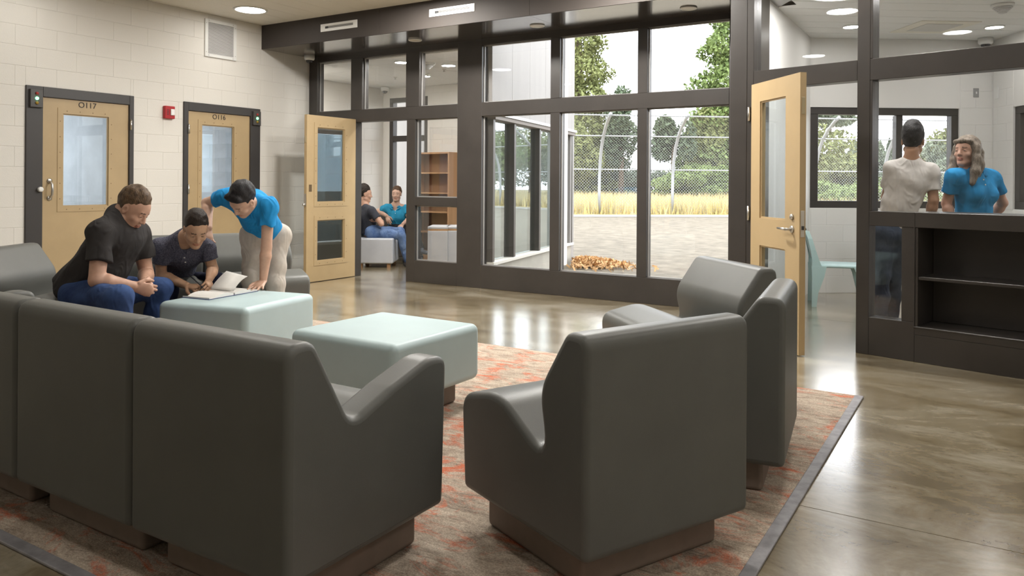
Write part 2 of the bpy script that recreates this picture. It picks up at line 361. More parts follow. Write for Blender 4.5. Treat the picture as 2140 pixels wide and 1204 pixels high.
# wing of the building with strip windows, seen through the first pane
AW = math.radians(101); MW = frameM(Vector((-5.25, 8.0, 0)), AW)    # local x runs out into the yard, local -y faces the yard side
wg = bpy.data.objects.new('wall_wing', None); wg.matrix_world = MW; link(wg, None, kind='structure', label='beige sided building wing with strip windows')
def g(name, lo, hi, m, r=.003): return RB(lo, hi, r, 1).build(name, m, wg)
g('base_wall', (-.02, 0, -.1), (3.47, .2, .27), CONC); g('sill', (-.02, -.04, .27), (3.5, .2, .31), mat('pale_sill', (.6, .58, .52), .5))
for k in range(5):
    a, b = k * .70 - .02, min((k + 1) * .70 - .02, 3.47)
    g('siding_panel', (a + .002, 0, 2.17), (b - .002, .12, 5.2), SIDING)
g('eave_flashing', (-.02, -.07, 2.13), (3.55, .1, 2.17), mat('pale_metal', (.62, .62, .62), .3, metal=.6)); g('eave_soffit', (-.02, -.05, 2.08), (3.53, .1, 2.13), mat('brown_metal', (.16, .13, .11), .5))
for s in (-.02, .72, 1.76, 2.8, 3.41): g('mullion', (s, -.02, .31), (s + .07, .1, 2.08), DARK)
for s in (.66, 1.70, 2.74): g('mullion', (s, .1, .31), (s + .055, .14, 2.08), DARK)
for a, b in ((.05, .72), (.79, 1.76), (1.83, 2.8), (2.87, 3.41)): B((a, .05, .32), (b, .056, 2.07)).build('pane', GLASSR, wg)
g('end_wall', (3.47, 0, -.1), (3.62, .3, 5.2), SIDING); g('corner_post', (3.36, -.015, .31), (3.41, .1, 2.08), SIDING)
struct('roof_side', prism([(-11, 7.99), (-5.4, 7.99), (-6.1, 11.6), (-11, 11.6)], 3.3, 5.2), SIDING, label='roof block of the building wing')
sd2 = bpy.data.objects.new('wall_opposite', None); link(sd2, None, kind='structure', label='beige siding of the opposite wall outside')
for k in range(9): RB((-11.4 + k * .4 + .002, 12.9, -.1), (-11.0 + k * .4 - .002, 13.0, 5), .003, 1).build('siding_panel', SIDING, sd2)
struct('roof_staff', prism([(-2.3, 6.9), (3.4, 5.6), (3.4, 11.9), (.0, 11.4), (-2.2, 9.9)], 3.4, 3.8), SIDING, label='roof over the staff room')
# cells behind the numbered doors
CELL = mat('cell_gray_paint', (.57, .595, .62), .6, var=.12, vscale=2.2)
for n_, (y0, y1) in enumerate(((3.2, 5.40), (5.50, 7.30))):
    cm = MB()
    cm.box((-10.7, y0 - .08, 0), (-8.49, y0, 3.1)); cm.box((-10.7, y1, 0), (-8.49, y1 + .05, 3.1)); cm.box((-10.7, y0, -.05), (-8.49, y1, 0)); cm.box((-10.7, y0, 2.9), (-8.49, y1, 3.1))
    holed(cm, -.1, 0, (-y1, -y0, 0, 2.9), [(-y1 + .25, -y0 - .25, .9, 2.3)], 0, frameM(Vector((-10.7, 0, 0)), -PI / 2))
    w_ = struct('wall_cell_%d' % (n_ + 1), cm, CELL, label='gray walls of the cell behind door ' + ('nearer the camera', 'beside the louver')[n_])
    M_ = frameM(Vector((0, y1, 0)), PI)
    if n_: blocks(w_, M_, 8.49, 10.6, 0, 2.9, [], CELL, joint=0)
    else: blocks(w_, M_, 8.49, 10.6, 0, 1.1, [], CELL, joint=0)

# ------------------------------------------------------------------ doors
SCREW = mat('screw_brown', (.22, .14, .07), .5)
def leaf_parts(o, x0, x1, z1, lites, th=.045, trim=True, m=TAN):
    """leaf in local coords: x along, y 0 (front) .. th, lites list (x0,x1,z0,z1)"""
    lm = MB(); holed(lm, 0, th, (x0, x1, .008, z1), lites)
    lf = lm.build('door_leaf', m, o)
    for a, b, c, d in lites:
        B((a, th * .45, c), (b, th * .45 + .005, d)).build('pane', GLASSD, o)
        bead = MB(); holed(bead, th * .2, th * .45, (a, b, c, d), [(a + .012, b - .012, c + .012, d - .012)]); bead.build('glazing_bead', m, o)
        if trim:
            t = MB(); holed(t, -.005, 0, (a - .055, b + .055, c - .055, d + .06), [(a, b, c, d)]); t.build('lite_frame', m, o)
            sc = MB()
            for k in range(4):
                u = a + (b - a) * (k + .3) / 3.6
                for zz in (c - .03, d + .03): sc.box((u - .004, -.008, zz - .004), (u + .004, -.005, zz + .004))
            nz = max(3, int((d - c) / .14))
            for k in range(nz):
                zz = c + (d - c) * (k + .5) / nz
                for u in (a - .03, b + .03): sc.box((u - .004, -.008, zz - .004), (u + .004, -.005, zz + .004))
            sc.build('screws', SCREW, o, kind='stuff')
    return lf
def hinge(o, x, y, z, m=STEEL): MB().tube([(x, y, z - .055), (x, y, z + .055)], .011, 10).tube([(x, y, z + .055), (x, y, z + .062)], .006, 8).build('hinge', m, o)
RED, GRN, AMB = mat('red_lens', (.35, .03, .03), .3), mat('green_lens', (.1, .9, .3), .3, emit=(.15, 1, .35), estr=5), mat('amber_lens', (.35, .22, .03), .3)
PRINT = mat('black_print', (.03, .025, .025), .6); DARKF = mat('charcoal_frame_paint', (.047, .043, .042), .42)
def cell_door(name, Y0, Y1, jl, jr, hinge_right, num, label):
    o = bpy.data.objects.new(name, None); o.matrix_world = Matrix.Translation((XL, 0, 0)) @ Matrix.Rotation(PI / 2, 4, 'Z')   # x=Y, y=-X (into wall)
    link(o, None, kind='structure', label=label)
    a, b = Y0 + jl, Y1 - jr; zt = 2.147
    for lo, hi in (((Y0, -.022, 0), (a, .12, 2.25)), ((b, -.022, 0), (Y1, .12, 2.25)), ((a, -.022, zt), (b, .12, 2.25))):
        RB(lo, hi, .003, 1).build('door_frame', DARKF, o)
    l0, l1 = (4.40, 4.893) if hinge_right else (6.079, 6.554)
    leaf = leaf_parts(o, a + .003, b - .003, zt - .003, [(l0, l1, 1.015, 1.99)])
    text('room_number', num, .085, Matrix.Translation(((l0 + l1) / 2 + .01, -.003, 2.095)) @ Matrix.Rotation(PI / 2, 4, 'X'), PRINT, o)
    hx = b if hinge_right else a
    for z in (1.92, 1.19, .3): hinge(o, hx + (.012 if hinge_right else -.002), -.03, z)
    px = a + .077 if hinge_right else b - .077
    MB().tube([(px, -.002, 1.275), (px, -.03, 1.272), (px, -.055, 1.25), (px, -.06, 1.2), (px, -.055, 1.14), (px, -.03, 1.118), (px, -.002, 1.115)], .012, 10).lathe([(.026, 0), (.026, .008), (.012, .014)], (0, 0, 0), 14, 0, Matrix.Translation((px, 0, 1.285)) @ Matrix.Rotation(PI / 2, 4, 'X')).lathe([(.026, 0), (.026, .008), (.012, .014)], (0, 0, 0), 14, 0, Matrix.Translation((px, 0, 1.105)) @ Matrix.Rotation(PI / 2, 4, 'X')).build('pull_handle', STEEL, o)
    bx = a - .075 if hinge_right else b + .083
    bb = RB((bx - .062, -.05, 2.03), (bx + .062, -.022, 2.215), .004, 1).build('indicator_box', mat('indicator_box_gray', (.06, .055, .052), .4), o)
    for z, m_ in ((2.172, RED), (2.122, GRN), (2.075, AMB)):
        MB().lathe([(.017, 0), (.016, .008), (.009, .014), (.002, .016)], (0, 0, 0), 14, 0, Matrix.Translation((bx, -.05, z)) @ Matrix.Rotation(PI / 2, 4, 'X')).build('indicator_lamp', m_, bb)
    MB().lathe([(.026, 0), (.026, .03), (.02, .036), (.01, .036)], (0, 0, 0), 16, 0, Matrix.Translation((a - .03 if hinge_right else b + .03, -.022, 1.196)) @ Matrix.Rotation(PI / 2, 4, 'X')).build('lock_cylinder', WHITE, o)
    return o
cell_door('door_1', D1[0], D1[1], .164, .052, True, 'O117', 'tan cell door numbered O117 in dark frame')
cell_door('door_2', D2[0], D2[1], .063, .157, False, 'O116', 'tan cell door numbered O116 in dark frame')
# open door to the side room, standing square to the screen
o = bpy.data.objects.new('door_3', None); o.matrix_world = Matrix.Translation((-7.375, 0, 0)) @ Matrix.Rotation(PI / 2, 4, 'Z'); link(o, None, kind='structure', label='open tan door to the side room')
leaf_parts(o, 6.95, 7.835, 2.147, [(7.13, 7.625, 1.025, 1.995), (7.135, 7.63, .265, .795)], .045)
B((6.99, -.004, 1.165), (7.035, .0, 1.255)).build('flush_pull', mat('dark_recess', (.12, .08, .04), .5), o)
RB((6.946, .008, .98), (6.951, .038, 1.14), .001, 1).build('lock_plate', STEEL, o); RB((6.945, .012, 1.79), (6.951, .034, 1.87), .001, 1).build('closer_plate', mat('tan_plate', (.40, .33, .2), .4), o)
MB().lathe([(.02, 0), (.02, .02), (.008, .024)], (0, 0, 0), 14, 0, Matrix.Translation((6.94, .023, 1.0)) @ Matrix.Rotation(-PI / 2, 4, 'X')).build('latch_bolt', STEEL, o)
hinge(o, 7.84, .05, 1.9); hinge(o, 7.84, .05, .3)
# open staff door
A4 = math.radians(-49); o = bpy.data.objects.new('door_4', None); o.matrix_world = frameM(Vector((-1.742, 6.688, 0)), A4); link(o, None, kind='structure', label='open tan staff room door with lever handle')
leaf_parts(o, 0, .79, 2.147, [(.155, .575, 1.018, 1.99), (.16, .58, .265, .79)], .05, trim=False)
for z in (1.90, 1.05, .3):
    MB().tube([(-.02, -.012, z - .06), (-.02, -.012, z + .06)], .012, 10).box((-.055, -.008, z - .055), (-.012, -.004, z + .055)).build('hinge', STEEL, o)
MB().lathe([(.028, 0), (.028, .008), (.02, .012)], (0, 0, 0), 18, 0, Matrix.Translation((.686, 0, .955)) @ Matrix.Rotation(PI / 2, 4, 'X')).tube([(.686, -.01, .955), (.686, -.055, .955)], .011, 10).tube([(.686, -.055, .955), (.64, -.06, .957), (.56, -.055, .958)], [.012, .011, .008], 10).build('lever_handle', STEEL, o)
MB().lathe([(.028, 0), (.028, .008), (.02, .012)], (0, 0, 0), 18, 0, Matrix.Translation((.686, .05, .955)) @ Matrix.Rotation(-PI / 2, 4, 'X')).tube([(.686, .06, .955), (.686, .105, .955)], .011, 10).tube([(.686, .105, .955), (.64, .11, .957), (.56, .105, .958)], [.012, .011, .008], 10).build('lever_handle', STEEL, o)
MB().lathe([(.022, 0), (.022, .012), (.014, .016)], (0, 0, 0), 18, 0, Matrix.Translation((.686, 0, 1.05)) @ Matrix.Rotation(PI / 2, 4, 'X')).build('lock_cylinder', STEEL, o)
lp = RB((.789, .01, .90), (.7925, .04, 1.10), .001, 1).build('lock_plate', mat('pale_plate', (.66, .62, .55), .35, metal=.6), o)
B((.792, .017, .955), (.800, .034, .985)).build('latch_bolt', mat('dark_latch', (.05, .05, .05), .4), lp)
RB((.789, .012, 1.83), (.792, .04, 1.96), .001, 1).build('closer_plate', mat('tan_plate', (.40, .33, .2), .4), o)
# ------------------------------------------------------------------ fixtures
def round_light(loc, r, m, label, group=None, name='ceiling_light'):
    t = thing(name, label, 'light', loc, 0, group)
    MB().lathe([(r, .0), (r, -.008), (r * .93, -.014), (r * .86, -.010), (r * .85, 0)], n=40).build('trim_ring', WHITE, t)
    MB().add([(r * .85 * math.cos(2 * PI * k / 24), r * .85 * math.sin(2 * PI * k / 24), -.009) for k in range(24)], [tuple(reversed(range(24)))]).build('diffuser', m, t)
    return t
LBS = [[mat('lamp_diffuser_%d' % e_, (1, 1, 1), .5, emit=(1, .965, .91), estr=e_) for e_ in row] for row in ((22, 300, 330, 90, 50), (18, 75, 80, 40, 40), (14, 15, 18, 40, 60), (8, 8, 8, 10, 20))]
for i, x in enumerate((-7.62, -5.3, -3.0, -.7, 1.6)):
    for j, y in enumerate((6.26, 3.9, 1.5, -1.0)):
        if j == 0 and i == 4: continue
        round_light((x, y, ZC), .2, LBS[j][i], 'round recessed ceiling light in front of the bulkhead near the louver' if (i, j) == (0, 0) else 'round recessed ceiling light of the lounge outside the picture', 'lounge ceiling lights')
OFFL = mat('unlit_lens', (.70, .66, .58), .3)
for x, lb in ((-6.05, 'small round downlight in the bulkhead soffit above the doorway'), (-4.31, 'small round downlight in the bulkhead soffit above the tall windows'), (-2.57, 'small round downlight in the soffit beside the post')):
    round_light((x, 7.465, 3.055), .085, OFFL, lb, 'bulkhead downlights', 'soffit_downlight')
def dome_camera(loc, label, s=1.0):
    t = thing('dome_camera', label, 'camera', loc)
    MB().lathe([(.072 * s, 0), (.072 * s, -.045 * s), (.066 * s, -.062 * s), (.05 * s, -.07 * s), (.045 * s, -.07 * s)], n=28).build('housing', WHITE, t)
    MB().lathe([(.048 * s, -.066 * s), (.045 * s, -.085 * s), (.033 * s, -.103 * s), (.015 * s, -.112 * s), (.001, -.113 * s)], n=28).build('dome', DOME, t)
    return t
dome_camera((-8.09, 7.66, 3.055), 'white dome camera under the bulkhead at the wall corner')
dome_camera((-9.12, 10.42, 2.972), 'white dome camera on the side room ceiling', 1.0)
dome_camera((-.06, 10.76, 3.055), 'white dome camera on the staff room ceiling', 1.1)
def slot_vent(x0, x1, z0, z1, label):
    t = thing('slot_diffuser', label, 'vent', ((x0 + x1) / 2, 6.985, (z0 + z1) / 2), 0, 'bulkhead vents'); w, h = (x1 - x0) / 2, (z1 - z0) / 2
    m = MB(); holed(m, -.008, 0, (-w, w, -h, h), [(-w + .075, w - .065, -.013, .017)]); m.build('frame', WHITE, t)
    B((-w + .075, -.002, -.013), (w - .065, 0, .017)).build('slot', mat('slot_dark', (.05, .05, .05), .6), t)
    for k in range(3): B((-w + .13, -.006, -.010 + k * .009), (w - .07, -.003, -.006 + k * .009)).build('blade', mat('blade_gray', (.45, .44, .42), .4), t)
slot_vent(-7.175, -6.56, 3.176, 3.27, 'white slot vent on the bulkhead nearest the block wall')
slot_vent(-5.452, -4.829, 3.18, 3.265, 'white slot vent on the bulkhead above the tall windows')
# wall louver
t = thing('wall_louver', 'square white louvered grille high on the block wall', 'vent', (XL + .004, 6.337, 3.073), PI / 2)
m = MB(); holed(m, -.016, .0, (-.233, .233, -.233, .233), [(-.19, .19, -.195, .195)]); m.build('frame', WHITE, t)
B((-.19, -.004, -.195), (.19, 0, .195)).build('backing', mat('louver_shadow', (.30, .29, .28), .7), t)
m = MB()
for k in range(26):
    z = -.19 + k * .0148; m.add([(-.19, -.012, z), (.19, -.012, z), (.19, -.003, z + .012), (-.19, -.003, z + .012), (-.19, -.010, z - .002), (.19, -.010, z - .002)], [(0, 1, 2, 3), (4, 5, 1, 0)])
m.build('slats', kind='stuff', parent=t, mats=mat('louver_slat', (.62, .61, .60), .5))
m = MB()
for u in (-.215, .215):
    for z in (-.18, .18): m.box((u - .005, -.019, z - .005), (u + .005, -.016, z + .005)); m.box((z - .005, -.019, u - .005), (z + .005, -.016, u + .005))
m.build('screws', STEEL, t, kind='stuff')
# fire alarm strobe
t = thing('fire_alarm', 'red fire alarm strobe between the two numbered doors', 'alarm', (XL, 5.612, 2.10), PI / 2)
REDP = mat('alarm_red', (.42, .015, .02), .35)
RB((-.065, -.05, -.075), (.065, 0, .075), .008, 2).build('housing', REDP, t)
RB((.0, -.066, -.035), (.052, -.05, .04), .006, 2).build('strobe_lens', mat('strobe_clear', (.75, .72, .70), .1, spec=.9), t)
m = MB()
for k in range(4): m.box((-.04, -.052, -.03 + k * .018), (-.02, -.05, -.022 + k * .018))
m.build('horn_slots', PRINT, t, kind='stuff')
# staff room ceiling and wall fixtures
for p, lb in (((-1.317, 9.243), 'round staff room downlight near the mullion'), ((.026, 10.045), 'round staff room downlight near the dome camera'), ((-.35, 7.5), 'added staff room fill light just behind the screen'), ((1.3, 7.6), 'added staff room fill light beyond the right picture edge'), ((1.2, 9.2), 'added staff room fill light far beyond the right picture edge'), ((-1.2, 7.6), 'added staff room fill light behind the open door')):  # the large ones are unseen fill lights added to brighten the staff room
    big = 'behind' in lb or 'beyond' in lb; round_light((p[0], p[1], 3.055), .28 if big else .1, mat('staff_lamp_and_fill_%d' % big, (1, 1, 1), .5, emit=(1, .98, .95), estr=30 if big else 40), lb, 'staff room downlights')
t = thing('ceiling_hatch', 'white square access hatch in the staff room ceiling', 'hatch', (-.54, 9.73, 3.055), AF)
m = MB(); holed(m, -.32, .32, (-.33, .33, -.008, 0), []); m.build('frame', mat('hatch_cream', (.80, .77, .68), .5), t)
B((-.2, -.2, -.012), (.2, .2, -.008)).build('panel', mat('hatch_gray', (.62, .61, .58), .5), t)
def detector(loc, label, r=.07):
    t = thing('smoke_detector', label, 'detector', loc); MB().lathe([(r, 0), (r, -.02), (r * .8, -.03)], n=24).build('base', WHITE, t)
    m = MB()
    for k in range(5): m.lathe([(r * (.82 - k * .12), -.03 - k * .012), (r * (.86 - k * .12), -.036 - k * .012), (r * (.72 - k * .12), -.042 - k * .012)], n=24)
    m.build('cage', mat('detector_gray', (.6, .6, .6), .5), t); return t
detector((.09, 8.84, 3.055), 'caged smoke detector on the staff room ceiling', .1)
detector((-6.75, 8.6, 2.972), 'caged smoke detector on the side room ceiling', .11)
for i, p in enumerate(((-6.6, 8.9), (-7.6, 9.6), (-7.0, 8.35))):
    round_light((p[0], p[1], 2.972), .11, mat('side_lamp', (1, 1, 1), .5, emit=(1, .97, .92), estr=60), ('round side room ceiling light beside the detector', 'round side room ceiling light near the bookcase', 'round side room ceiling light near the screen')[i], 'side room lights')
for p, lb in (((-8.95, 8.3), 'added side room fill light behind the wall corner'), ((-5.68, 8.25), 'added side room fill light behind the wide column'), ((-6.05, 8.95), 'added side room fill light by the wing windows')):  # hidden lights added only to brighten the side room
    round_light((p[0], p[1], 2.972), .17, mat('side_fill_light', (1, 1, 1), .5, emit=(1, .97, .92), estr=110), lb, 'side room lights')
for i, p in enumerate(((-8.1, 9.5), (-6.9, 9.2), (-7.4, 9.45))):
    t = thing('sprinkler_head', ('small sprinkler head near the side room window', 'small sprinkler head right of the detector', 'small sprinkler head above the bookcase')[i], 'sprinkler', (p[0], p[1], 2.972), 0, 'side room sprinklers')
    MB().lathe([(.03, 0), (.03, -.006), (.012, -.008), (.012, -.03), (.02, -.034), (.02, -.038)], n=14).build('head', STEEL, t)
def plate(name, M, w, h, m, label, cat, knob=None):
    o = bpy.data.objects.new(name, None); o.matrix_world = M; link(o, None, label=label, category=cat)
    RB((-w, .003, -h), (w, .012, h), .004, 2).build('cover', m, o)
    if knob: RB((-.008, .012, -.014), (.008, .02, .014), .002, 1).build('toggle', knob, o)
plate('switch_plate', MF @ Matrix.Translation((-2.03, 0, 2.42)), .034, .055, mat('steel_plate', (.36, .36, .36), .35, metal=.5), 'gray wall switch plate beside the staff room corner', 'switch', WHITE)
plate('wall_box', MR @ Matrix.Translation((-.09, 0, 2.41)), .045, .07, WHITE, 'white box on the staff room wall above the woman', 'box')

# ------------------------------------------------------------------ rug
def rug_mat():
    m, nt, b = nt_of('rust_and_beige_carpet'); tc = N(nt, 'ShaderNodeTexCoord')
    mp = N(nt, 'ShaderNodeMapping'); mp.inputs['Scale'].default_value = (1.0, 2.6, 1); nt.links.new(tc.outputs['Object'], mp.inputs[0])
    n1 = N(nt, 'ShaderNodeTexNoise', Scale=5.5, Detail=10.0, Roughness=.78, Distortion=.9); nt.links.new(mp.outputs[0], n1.inputs['Vector'])
    r = N(nt, 'ShaderNodeValToRGB'); e = r.color_ramp.elements
    e[0].position = .33; e[0].color = (.19, .145, .115, 1); e[1].position = .72; e[1].color = (.62, .53, .43, 1); k = e.new(.5); k.color = (.43, .35, .275, 1)
    nt.links.new(n1.outputs['Fac'], r.inputs[0])
    mp2 = N(nt, 'ShaderNodeMapping'); mp2.inputs['Scale'].default_value = (1.3, 2.4, 1); mp2.inputs['Location'].default_value = (3.1, 1.7, 0); nt.links.new(tc.outputs['Object'], mp2.inputs[0])
    n2 = N(nt, 'ShaderNodeTexNoise', Scale=2.6, Detail=10.0, Roughness=.78, Distortion=.9); nt.links.new(mp2.outputs[0], n2.inputs['Vector'])
    r2 = N(nt, 'ShaderNodeValToRGB'); e = r2.color_ramp.elements; e[0].position = .51; e[0].color = (0, 0, 0, 1); e[1].position = .63; e[1].color = (.85, .85, .85, 1); nt.links.new(n2.outputs['Fac'], r2.inputs[0])
    mx = N(nt, 'ShaderNodeMix', data_type='RGBA'); nt.links.new(r2.outputs[0], mx.inputs[0]); nt.links.new(r.outputs[0], mx.inputs[6]); mx.inputs[7].default_value = (.58, .13, .055, 1)
    n3 = N(nt, 'ShaderNodeTexNoise', Scale=190.0, Detail=3.0); nt.links.new(tc.outputs['Object'], n3.inputs['Vector'])
    mx2 = N(nt, 'ShaderNodeMix', data_type='RGBA', blend_type='OVERLAY'); mx2.inputs[0].default_value = .75; nt.links.new(mx.outputs[2], mx2.inputs[6]); nt.links.new(n3.outputs['Fac'], mx2.inputs[7])
    nt.links.new(mx2.outputs[2], b.inputs['Base Color']); b.inputs['Roughness'].default_value = .95; b.inputs['Specular IOR Level'].default_value = .15
    bp = N(nt, 'ShaderNodeBump', Strength=.6, Distance=.006); nt.links.new(n3.outputs['Fac'], bp.inputs['Height']); nt.links.new(bp.outputs[0], b.inputs['Normal'])
    return m
RX0, RX1, RY0, RY1 = -6.1, -.70, 1.43, 5.14
t = thing('area_rug', 'rust and beige patterned area rug under the lounge seating', 'rug', ((RX0 + RX1) / 2, (RY0 + RY1) / 2, 0))
hx, hy = (RX1 - RX0) / 2, (RY1 - RY0) / 2
B((-hx, -hy, .0005), (hx, hy, .008)).build('carpet', rug_mat(), t)
EDGE = mat('gray_rubber_edge', (.24, .23, .24), .45, var=.25, vscale=14)
for lo, hi in (((hx, -hy - .05, 0), (hx + .05, hy, .011)), ((-hx, -hy - .05, 0), (hx, -hy, .011))):
    RB(lo, hi, .004, 2).build('edge_strip', EDGE, t)

# ------------------------------------------------------------------ lounge seating
def round_poly(pts, n=7):
    out = []; k = len(pts)
    for i in range(k):
        p = np.array(pts[i][:2]); a = np.array(pts[i - 1][:2]); b = np.array(pts[(i + 1) % k][:2]); r = pts[i][2]
        u = a - p; v = b - p; lu, lv = np.linalg.norm(u), np.linalg.norm(v); u /= lu; v /= lv
        ang = math.acos(max(-1, min(1, u @ v))); d = min(r / math.tan(ang / 2), lu * .49, lv * .49)
        if r <= 0 or ang > 3.1: out.append(p); continue
        s, e = p + u * d, p + v * d
        for j in range(n):
            q = j / (n - 1); out.append((1 - q) ** 2 * s + 2 * q * (1 - q) * p + q * q * e)
    return np.array(out)
def extrude_round(poly, x0, x1, r=.024, seg=4):
    """closed profile (y, z) swept along x with softened end edges"""
    n = len(poly); nx = np.roll(poly, -1, 0); pv = np.roll(poly, 1, 0); tg = nx - pv; tg /= np.linalg.norm(tg, axis=1)[:, None] + 1e-9
    area = .5 * np.sum(poly[:, 0] * nx[:, 1] - nx[:, 0] * poly[:, 1]); nr = np.stack([tg[:, 1], -tg[:, 0]], 1) * (1 if area > 0 else -1)
    rings = []
    for k in range(seg + 1):
        a = math.pi / 2 * k / seg; rings.append((x0 + r - r * math.sin(math.pi / 2 - a), r * (1 - math.cos(math.pi / 2 - a))))
    rings += [(x0 + x1 - xx, ins) for xx, ins in reversed(rings)]
    mb = MB(); vs = []
    for xx, ins in rings:
        q = poly - nr * ins
        vs += [(xx, float(p[0]), float(p[1])) for p in q]
    fs = []
    for i in range(len(rings) - 1):
        for k in range(n): fs.append((i * n + k, (i + 1) * n + k, (i + 1) * n + (k + 1) % n, i * n + (k + 1) % n) if area < 0 else (i * n + k, i * n + (k + 1) % n, (i + 1) * n + (k + 1) % n, (i + 1) * n + k))
    mb.add(vs, fs, 0, True)
    c0, c1 = list(range(n)), list(range((len(rings) - 1) * n, len(rings) * n))
    mb.f.append(c0 if area < 0 else c0[::-1]); mb.f.append(c1[::-1] if area < 0 else c1); mb.mi += [0, 0]; mb.sm += [False, False]
    return mb
SEAT_P = [(0, .13, .03), (0, .826, .065), (.105, .826, .055), (.255, .615, .16), (.205, .39, .06), (.50, .545, .22), (.76, .485, .085), (.735, .13, .03)]
ARM_P = [(0, .13, .03), (0, .826, .065), (.105, .826, .055), (.262, .545, .06), (.45, .615, .3), (.645, .672, .2), (.752, .665, .055), (.735, .13, .03)]
SEATM = extrude_round(round_poly(SEAT_P), -.373, .373).mesh('seat_body', CHG)
def armm(x0, x1): return extrude_round(round_poly(ARM_P), x0, x1).mesh('armrest', CHG)
ARMR, ARML = armm(.253, .3745), armm(-.3745, -.253)
SEATR = extrude_round(round_poly(SEAT_P), -.373, .30).mesh('seat_body', CHG); SEATL = extrude_round(round_poly(SEAT_P), -.30, .373).mesh('seat_body', CHG)
BASEM = MB().rbox((-.31, .09, 0), (.31, .66, .14), .02, 3).mesh('base', PLI)
def seat_module(name, label, loc, ang, arm=None):
    """loc: middle of the back's foot; ang: heading the sitter faces"""
    t = thing(name, label, 'chair', (loc[0], loc[1], .008), ang - PI / 2, 'gray molded lounge seats')
    ob = bpy.data.objects.new('seat_body', {None: SEATM, 'r': SEATR, 'l': SEATL}[arm]); soft(link(ob, t))
    if arm: soft(link(bpy.data.objects.new('armrest', ARMR if arm == 'r' else ARML), t))
    soft(link(bpy.data.objects.new('base', BASEM), t)); return t
def R(a): return math.radians(a)
def back_mid(p, ang): return p
# foreground row facing the tables (the sitter's right is +x when facing +y)
seat_module('lounge_seat', 'gray molded seat with one arm, right end of the foreground row', (-2.045, 1.508), R(90), 'r')
seat_module('lounge_seat', 'gray molded armless seat in the middle of the foreground row', (-2.799, 1.512), R(89.7))
seat_module('lounge_seat', 'gray molded seat back cut by the lower left picture edge', (-3.553, 1.517), R(89.7))
seat_module('lounge_seat', 'gray molded seat with arm at the far left end of the row', (-4.307, 1.53), R(89.5), 'l')
wa = R(65.4); seat_module('lounge_seat', 'gray molded armless seat in the centre foreground seen from behind', (-1.034 + .374 * math.cos(wa), 2.098 + .374 * math.sin(wa)), wa + PI / 2)
seat_module('lounge_seat', 'gray molded armless seat right of the centre seat, seen from its side', (-.757, 3.626), R(187.8))
seat_module('lounge_seat', 'gray molded armless seat facing the camera by the window base panel', (-1.275, 4.69), R(227))
seat_module('lounge_seat', 'gray molded armless seat behind the standing man in blue', (-5.71, 4.63), R(-25.5))
seat_module('lounge_seat', 'gray molded armless seat behind the man writing', (-6.035, 3.948), R(-25.5))
seat_module('lounge_seat', 'gray molded armless seat under the man in black', (-5.86, 2.63), R(31))

def block_table(label, x0, x1, y0, y1, rz=0, z1=.465):
    c = ((x0 + x1) / 2, (y0 + y1) / 2); w, h = (x1 - x0) / 2, (y1 - y0) / 2
    t = thing('block_table', label, 'table', (c[0], c[1], .008), rz, 'pale blue block tables')
    soft(MB().rbox((-w, -h, .13), (w, h, z1 - .008), .045, 5).build('table_body', TBL, t))
    soft(MB().rbox((-w + .1, -h + .1, 0), (w - .1, h - .1, .14), .02, 3).build('base', PLI, t))
    return t
block_table('pale blue block table with the open book on it', -4.569 - .379, -4.569 + .379, 3.671 - .38, 3.671 + .38, R(10.5))
block_table('empty pale blue block table in the middle of the rug', -2.958 - .39, -2.958 + .39, 3.413 - .385, 3.413 + .385, R(-1))

# open book and pen
PAGE = mat('book_page', (.80, .78, .74), .7, var=.03, vscale=20); COVER = mat('book_cover_blue', (.03, .06, .18), .4)
t = thing('open_book', 'open hardback book with a lifted page on the pale blue table', 'book', (-4.785, 3.685, .466), R(98))
MB().rbox((-.245, -.13, 0), (.245, .13, .004), .0015, 1).build('cover', COVER, t)
for s in (-1, 1):
    m = MB(); n_ = 10; prof = [(.006 + .232 * q / n_, .006 + .022 * (math.sin(PI * min(1, q / n_ * 1.15 + .1)) ** .6 if 0 < q < n_ else (.55 if q == 0 else .35))) for q in range(n_ + 1)]
    vs = [(s * x_, y_, z_) for x_, z_ in prof for y_ in (-.125, .125)] + [(s * x_, y_, .004) for x_, z_ in prof for y_ in (-.125, .125)]
    o_ = 2 * (n_ + 1); fs = []
    for q in range(n_):
        a_ = 2 * q; fs += [(a_, a_ + 1, a_ + 3, a_ + 2), (o_ + a_, o_ + a_ + 2, o_ + a_ + 3, o_ + a_ + 1), (a_, a_ + 2, o_ + a_ + 2, o_ + a_), (a_ + 1, o_ + a_ + 1, o_ + a_ + 3, a_ + 3)]
    fs += [(0, o_, o_ + 1, 1), (2 * n_, 2 * n_ + 1, o_ + 2 * n_ + 1, o_ + 2 * n_)]
    m.add(vs, fs, 0, False).build('pages', PAGE, t)
m = MB(); vs = []; 
for q in range(9):
    u = q / 8; vs += [(.02 + .11 * u + .03 * u * u, .125 - .02 * u, .03 + .14 * u - .02 * u * u), (.02 + .11 * u + .03 * u * u, -.10, .03 + .14 * u - .05 * u * u)]
m.add(vs, [(2 * q, 2 * q + 1, 2 * q + 3, 2 * q + 2) for q in range(8)], 0, True)
o = m.build('lifted_page', PAGE, t); o.modifiers.new('thickness', 'SOLIDIFY').thickness = .0012

